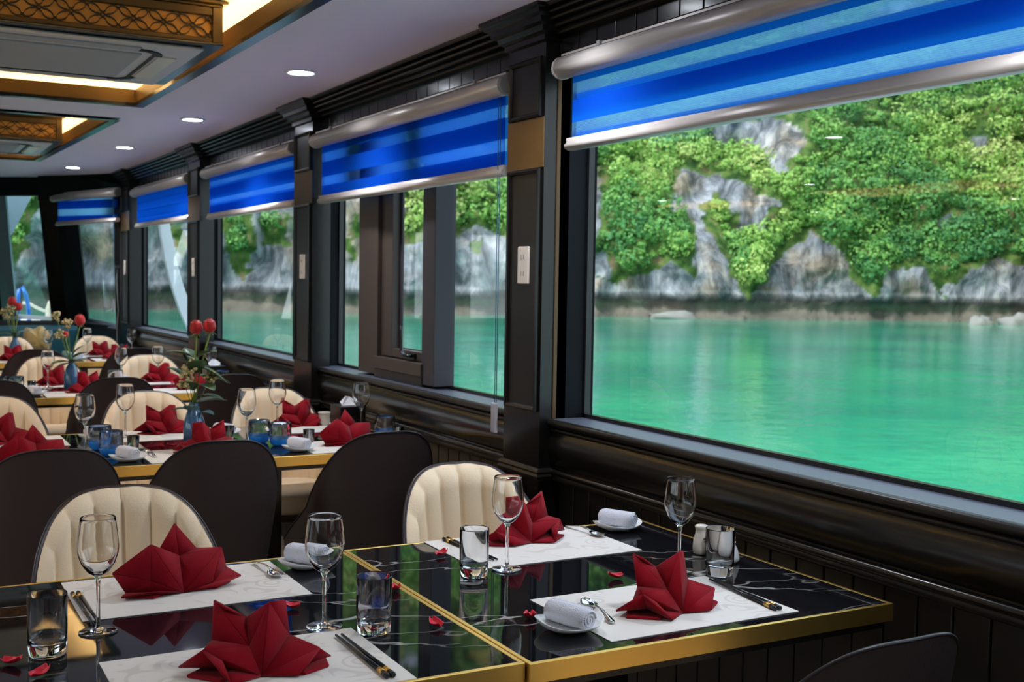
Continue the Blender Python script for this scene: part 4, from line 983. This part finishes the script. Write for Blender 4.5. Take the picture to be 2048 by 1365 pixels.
PTS = [(583, 1218, 'behind the bottom napkin'), (790, 1182, 'behind the tumbler at the brass seam'), (752, 1200, 'seen through the tumbler at the seam'), (882, 1113, 'near the back edge of the right front table'), (873, 1255, 'in the middle of the dark marble right of the tumbler'), (1232, 1158, 'between the two right placemats'), (1060, 1237, 'touching the towel plate'), (22, 1330, 'at the lower left corner'), (78, 1355, 'under the left tumbler'), (180, 922, 'left one beside the blue tumbler, second table'),
       (345, 895, 'right of the left shot glass on the second table'), (322, 898, 'beside the left shot glass on the second table'), (420, 905, 'under the middle napkin on the second table'), (622, 875, 'behind the spoon on the second table'), (588, 880, 'beside the middle shot glass, second table'), (497, 890, 'in front of the middle blue tumblers'), (470, 893, 'below the pair of wine glasses'), (95, 775, 'on the third table by the wine glass'), (345, 768, 'on the third table in front of the far napkin')]
for i, (x, y, lab) in enumerate(PTS):
    v = at_z(x, y, .75); o = put(PT, (v.x, v.y, TZ+.001 if y > 950 else MZ), i*1.3+1.2, 'loose red rose petal '+lab, 'rose petals')

# shakers + toothpicks
def shaker(x, y, lab):
    t = thing('ceramic_shaker', lab, 'shaker', (x, y, TZ), 0, 'white ceramic shakers')
    MB().lathe([(.0001, 0), (.015, 0), (.0185, .003), (.0195, .015), (.018, .032), (.0140, .048), (.0135, .056), (.0150, .060), (.0155, .062), (.0150, .065), (.010, .067), (.0001, .0675)], n=28).build('shaker_body', PORC2, t)
    b = MB()
    for zz, w in ((.036, .0070), (.030, .0052)):
        for k in range(4): b.box(-w+k*w*.52, -w+k*w*.52+w*.34, -.0188+(.0008 if zz > .033 else 0), -.0165, zz, zz+.0028)
    b.build('printed_text', INK, t)
_s1 = at_z(1402, 1108, .75); _s2 = at_z(1428, 1117, .75); _s3 = at_z(1457, 1124, .75)
shaker(_s1.x, _s1.y, 'white ceramic shaker, farther of the pair behind the tumbler'); shaker(_s2.x, _s2.y, 'white ceramic shaker, nearer of the pair behind the tumbler')
t = thing('toothpick_holder', 'white ceramic pot full of wooden toothpicks, behind the right tumbler', 'toothpick holder', (_s3.x, _s3.y, TZ), 0)
MB().lathe([(.0001, 0), (.018, 0), (.0235, .004), (.024, .012), (.019, .030), (.0135, .040), (.0150, .045), (.0142, .045), (.012, .039), (.0001, .036)], n=28).build('pot', PORC, t)
b = MB()
for k in range(26):
    a, r_ = random.random()*6.28, .010*math.sqrt(random.random()); dx, dy = math.cos(a)*r_, math.sin(a)*r_
    b.tube([(dx*.7, dy*.7, .012), (dx*1.5, dy*1.5, .054+random.random()*.008)], [.0009, .0004], 5)
b.build('toothpicks', TOOTH, t)['kind'] = 'stuff'

# vases
def vase(x, y, lab, labs, roses, fills, leaves, sc=1.0):
    t = thing('flower_vase', lab, 'vase', (x, y, TZ), 0, 'blue vases')
    MB().lathe([(.0001, 0), (.033*sc, 0), (.038*sc, .006), (.040*sc, .05), (.037*sc, .085), (.027*sc, .118), (.017*sc, .134), (.0155*sc, .142), (.019*sc, .152), (.0175*sc, .153), (.014*sc, .142), (.0001, .120)], n=32).build('vase_body', VASE, t)
    f = thing('rose_bouquet', labs, 'flowers', (x, y, TZ+.12), 0, 'rose bouquets')
    for (rx, ry, rz, s) in roses:
        stm = MB().tube([(0, 0, 0), (rx*.3, ry*.3, rz*.45), (rx*.8, ry*.8, rz*.85), (rx, ry, rz)], [.003, .003, .0032, .004], 7).build('stem', STEM, f)
        r_ = MB(); 
        for k in range(5):
            R = []
            rr = s*(1-.16*k); 
            R = []
            for i, (q, zz) in enumerate(((.15, 0), (.62, .12), (.98, .42), (1.0, .75), (.86, 1.05), (.80, 1.18+.05*k))):
                R.append([(rx+rr*q*math.cos(2*PI*j/18+k)*(1+.06*math.sin(3*j*2*PI/18+k*2)), ry+rr*q*math.sin(2*PI*j/18+k), rz+s*1.65*zz*(1+.05*math.sin(5*j*2*PI/18+k*1.7))) for j in range(18)])
            r_.loft(R, True, (False, False))
        rb_ = r_.build('rose_bloom', ROSE, f, solid=.0012)
        c = MB()
        for k in range(5):
            a = k*1.257; c.add([(rx, ry, rz+.003), (rx+.010*math.cos(a-.4), ry+.010*math.sin(a-.4), rz+.004), (rx+.026*math.cos(a), ry+.026*math.sin(a), rz-.008), (rx+.010*math.cos(a+.4), ry+.010*math.sin(a+.4), rz+.004)], [(0, 1, 2, 3)])
        c.build('sepals', STEM, rb_, solid=.001)
    for (lx, ly, lz, L, wd, az, tilt, m_) in leaves:
        b = MB(); R = []
        dv = Vector((math.cos(az)*math.cos(tilt), math.sin(az)*math.cos(tilt), math.sin(tilt))); sd = dv.cross(Vector((0, 0, 1))).normalized(); up = sd.cross(dv)
        for i in range(8):
            u = i/7; w = wd*math.sin(PI*min(.98, .04+.94*u))**.8; c0 = Vector((lx, ly, lz))+dv*L*u-Vector((0, 0, L*.25*u*u))
            R.append([tuple(c0-sd*w+up*w*.25), tuple(c0), tuple(c0+sd*w+up*w*.25)])
        b.loft(R, False, (False, False)).build('leaf', m_, f, solid=.0008)
    for (fx, fy, fz, r_, n, m_) in fills:
        b = MB(); bt = MB()
        bt.tube([(0, 0, 0), (fx*.6, fy*.6, fz*.6), (fx, fy, fz)], .0016, 5)
        for k in range(n):
            v = Vector((random.gauss(0, 1), random.gauss(0, 1), random.gauss(0, .8))); v = v.normalized()*r_*random.random()**.4
            b.sphere((fx+v.x, fy+v.y, fz+v.z), .0045+random.random()*.0022, 6, 4); bt.tube([(fx, fy, fz-.01), (fx+v.x, fy+v.y, fz+v.z)], .0006, 4)
        o = b.build('filler_blossoms', m_, f); o['kind'] = 'stuff'; bt.build('filler_stems', STEM, f)
def rel(px, py, x, y):   # offset of an image point lying at the vase's depth from the vase mouth
    v = at_y(px, py, y); return v.x-x, 0.0, v.z-TZ-.12
V2 = (.985, 4.206)
def R_(px, py, V, dy=0.0, *rest):
    a, _, c = rel(px, py, *V); return (a, dy, c, *rest)
vase(*V2, 'speckled blue glass vase on the second table', 'two upright red roses with leaves and cream filler on the second table',
     [R_(394, 670, V2, .01, .023), R_(418, 666, V2, -.01, .022)],
     [R_(372, 745, V2, -.03, .034, 46, FILL), R_(364, 768, V2, -.04, .026, 30, FILL), R_(418, 755, V2, -.02, .026, 34, FILL), R_(385, 730, V2, .02, .022, 22, FILL)],
     [(.0, .0, .03, .13, .034, .1, .30, LEAF), (-.01, 0, .10, .13, .034, 2.6, .8, LEAF), (.01, 0, .13, .13, .036, .2, .0, LEAF), (.0, -.01, .17, .12, .034, -.3, -.3, LEAF), (-.005, -.01, .20, .11, .034, 2.9, .4, LEAF), (.01, -.01, .10, .10, .034, -1.2, .1, LEAF), (.01, -.01, .06, .10, .028, -.6, .1, LEAF), (-.01, -.01, .0, .05, .030, -2.0, .9, LEAF2), (.02, -.02, .0, .05, .026, -.7, .1, LEAF2), (-.02, -.01, .01, .07, .022, 2.9, .2, LEAF), (0, 0, .16, .12, .03, 1.9, 1.0, LEAF), (.0, -.012, .14, .10, .036, -1.5, .9, LEAF), (.01, -.015, .20, .10, .034, -1.0, .5, LEAF), (-.01, -.014, .08, .09, .032, -2.2, .7, LEAF)])
V3 = (.864, 6.431)
vase(*V3, 'blue vase on the third table', 'one tall red rose, a pink bud and sprays of cream filler on the third table',
     [R_(160, 652, V3, 0, .026), R_(130, 676, V3, -.01, .016)],
     [R_(113, 634, V3, 0, .030, 34, FILL), R_(135, 648, V3, 0, .028, 34, FILL), R_(120, 670, V3, -.02, .030, 34, FILL)],
     [(0, 0, .02, .09, .028, 3.1, -.1, LEAF), (.0, 0, .03, .09, .030, .4, .3, LEAF2), (0, 0, .06, .10, .028, -.2, .9, LEAF), (0, -.01, .02, .09, .034, -1.2, .5, LEAF), (-.01, 0, .04, .08, .03, 2.0, .9, LEAF2), (.01, -.01, .05, .09, .036, -.5, .6, LEAF), (-.01, -.01, .03, .10, .034, 3.3, .1, LEAF)])
V4 = (.811, 8.851)
vase(*V4, 'blue vase at the far left, on the farthest table', 'red roses with cream filler at the far left',
     [R_(37, 622, V4, 0, .026), R_(25, 612, V4, .01, .028)],
     [R_(20, 618, V4, -.02, .04, 40, FILL), R_(15, 632, V4, -.02, .035, 30, FILL), R_(8, 624, V4, 0, .03, 24, FILL)],
     [(0, 0, .04, .12, .035, 3.0, .4, LEAF), (0, 0, .05, .12, .035, .1, .5, LEAF2), (0, -.01, .03, .10, .03, -1.5, .7, LEAF)])

# tissue boxes and small pots at the window ends
def tissue(x, y, lab, lab2, tis=True):
    t = thing('tissue_box', lab, 'tissue box', (x, y, TZ), 0, 'black tissue boxes')
    bb_ = MB().box(-.055, .055, -.06, .06, 0, .095).build('box_body', LAC2, t, bev=.003)
    if tis:
        b = MB().add([(-.03, -.012, .095), (.03, -.012, .095), (.034, .0, .11), (.008, .006, .128), (-.012, .0, .132), (-.034, .004, .108), (.0, .014, .095)], [(0, 1, 2, 3), (0, 3, 4, 5), (1, 6, 3, 2), (0, 5, 4, 6), (4, 3, 6)])
        b.build('tissue', PAPER, bb_, solid=.0015)
tissue(1.665, 4.44, 'black tissue box with a white tissue sticking out, on the second table by the window', '')
tissue(1.675, 6.66, 'black tissue box on the third table by the window', '', True)
t = thing('sauce_pot', 'small cream ceramic pot beside the tissue box on the second table', 'pot', (1.605, 4.56, TZ))
MB().lathe([(.0001, 0), (.02, 0), (.024, .01), (.024, .05), (.027, .055), (.025, .055), (.021, .01), (.0001, .008)], n=24).build('pot', PORC2, t)

# bow bench, cushion, charger
t = thing('teal_bench', 'teal upholstered bench running along the bow windows', 'bench', (.9, 10.55, 0))
MB().box(-1.9, .62, -.25, .3, .12, .44).build('seat', TEAL, t, bev=.04)
MB().box(-1.9, .62, .25, .38, .44, .90).build('backrest', TEAL, t, bev=.04)
t = thing('gold_cushion', 'crumpled gold satin cushion on the teal bench behind the last table', 'cushion', tuple(at_y(75, 680, 10.3)))
R = []
for i in range(10):
    th = PI*i/9; row = []
    for j in range(24):
        a = 2*PI*j/24; c, s = math.cos(a), math.sin(a); e = (abs(c)**3+abs(s)**3)**(-1/3); nn = 1+.34*noise.noise(Vector((c*2.2, s*2.2, i*.9)))+.14*noise.noise(Vector((c*6, s*6, i*2)))
        row.append((.115*math.sin(th)**.7*c*e*nn, -.06*math.cos(th), .10*math.sin(th)**.7*s*e*nn+.02*math.sin(c*7)))
    R.append(row)
MB().loft(R, True, (True, True)).build('cushion_body', TANC, t, sub=1)
q = at_x(246, 522, 1.65)
t = thing('phone_charger', 'small black charger with a long grey cable hanging from the farthest socket', 'charger', (1.66, 9.56, 1.42))
MB().box(-.05, .0, -.02, .02, -.015, .015).build('plug', BLK, t, bev=.003)
MB().tube([(-.03, 0, -.015), (-.032, .01, -.10), (-.030, .0, -.20), (-.028, -.03, -.35), (-.03, .02, -.50), (-.03, .01, -.62), (-.03, -.03, -.75)], .003, 6).build('cable', CABLE, t)

struct(MB().box(2.05, 2.85, -3, 12.3, .40, .50).build('side_deck', WHITEP), 'white side deck outside the windows')
struct(MB().box(.7, 1.62, 12.9, 15, .74, .80).build('bow_deck', WHITEP), 'white bow deck')
# boat parts outside the far windows
o = MB(); pts = [at_y(325, 430, 10.4), at_y(331, 470, 10.4), at_y(340, 520, 10.4), at_y(353, 570, 10.4), at_y(370, 620, 10.4), at_y(392, 670, 10.4), at_y(430, 735, 10.4)]
R = []
for i, p in enumerate(pts):
    w = (.045+.016*i/6); R.append([(p.x-w, p.y-.03, p.z), (p.x+w, p.y-.03, p.z), (p.x+w, p.y+.03, p.z), (p.x-w, p.y+.03, p.z)])
o.loft(R, True, (True, True), False); tag(o.build('white_hull_brace', WHITEP, bev=.004), 'white curved strut of the boat seen through the fourth window', 'strut')
pts = [at_y(37, 662, 13), at_y(36, 600, 13), at_y(38, 580, 13), at_y(44, 574, 13), at_y(52, 590, 13), at_y(57, 615, 13), at_y(60, 662, 13)]
tag(MB().tube(pts, .022, 10).build('blue_bow_rail', BLUEP), 'bright blue bent pipe rail outside the bow window', 'rail')
pts = [at_y(45, 606, 13.3), at_y(58, 607, 13.3), at_y(72, 615, 13.3), at_y(88, 622, 13.3), at_y(98, 622, 13.3)]
tag(MB().tube(pts, .016, 8).build('mooring_rope', ROPE), 'cream mooring rope stretched outside the bow window', 'rope')
pts = [at_y(96, 662, 13.3), at_y(97, 618, 13.3), at_y(101, 606, 13.3), at_y(108, 604, 13.3), at_y(114, 612, 13.3), at_y(116, 662, 13.3)]
tag(MB().tube(pts, .03, 8).build('fender_loop', ROPE), 'thick cream rope loop outside the bow window, beside the post', 'rope')
P = lambda x, y, Y: tuple(at_y(x, y, Y))
tag(MB().prism(P(-60, 360, 13), P(-60, 500, 13), P(24, 470, 13), P(66, 388, 13), (0, .1, 0)).build('boat_canopy', GREYP), 'grey-blue canopy corner outside the bow window', 'canopy')
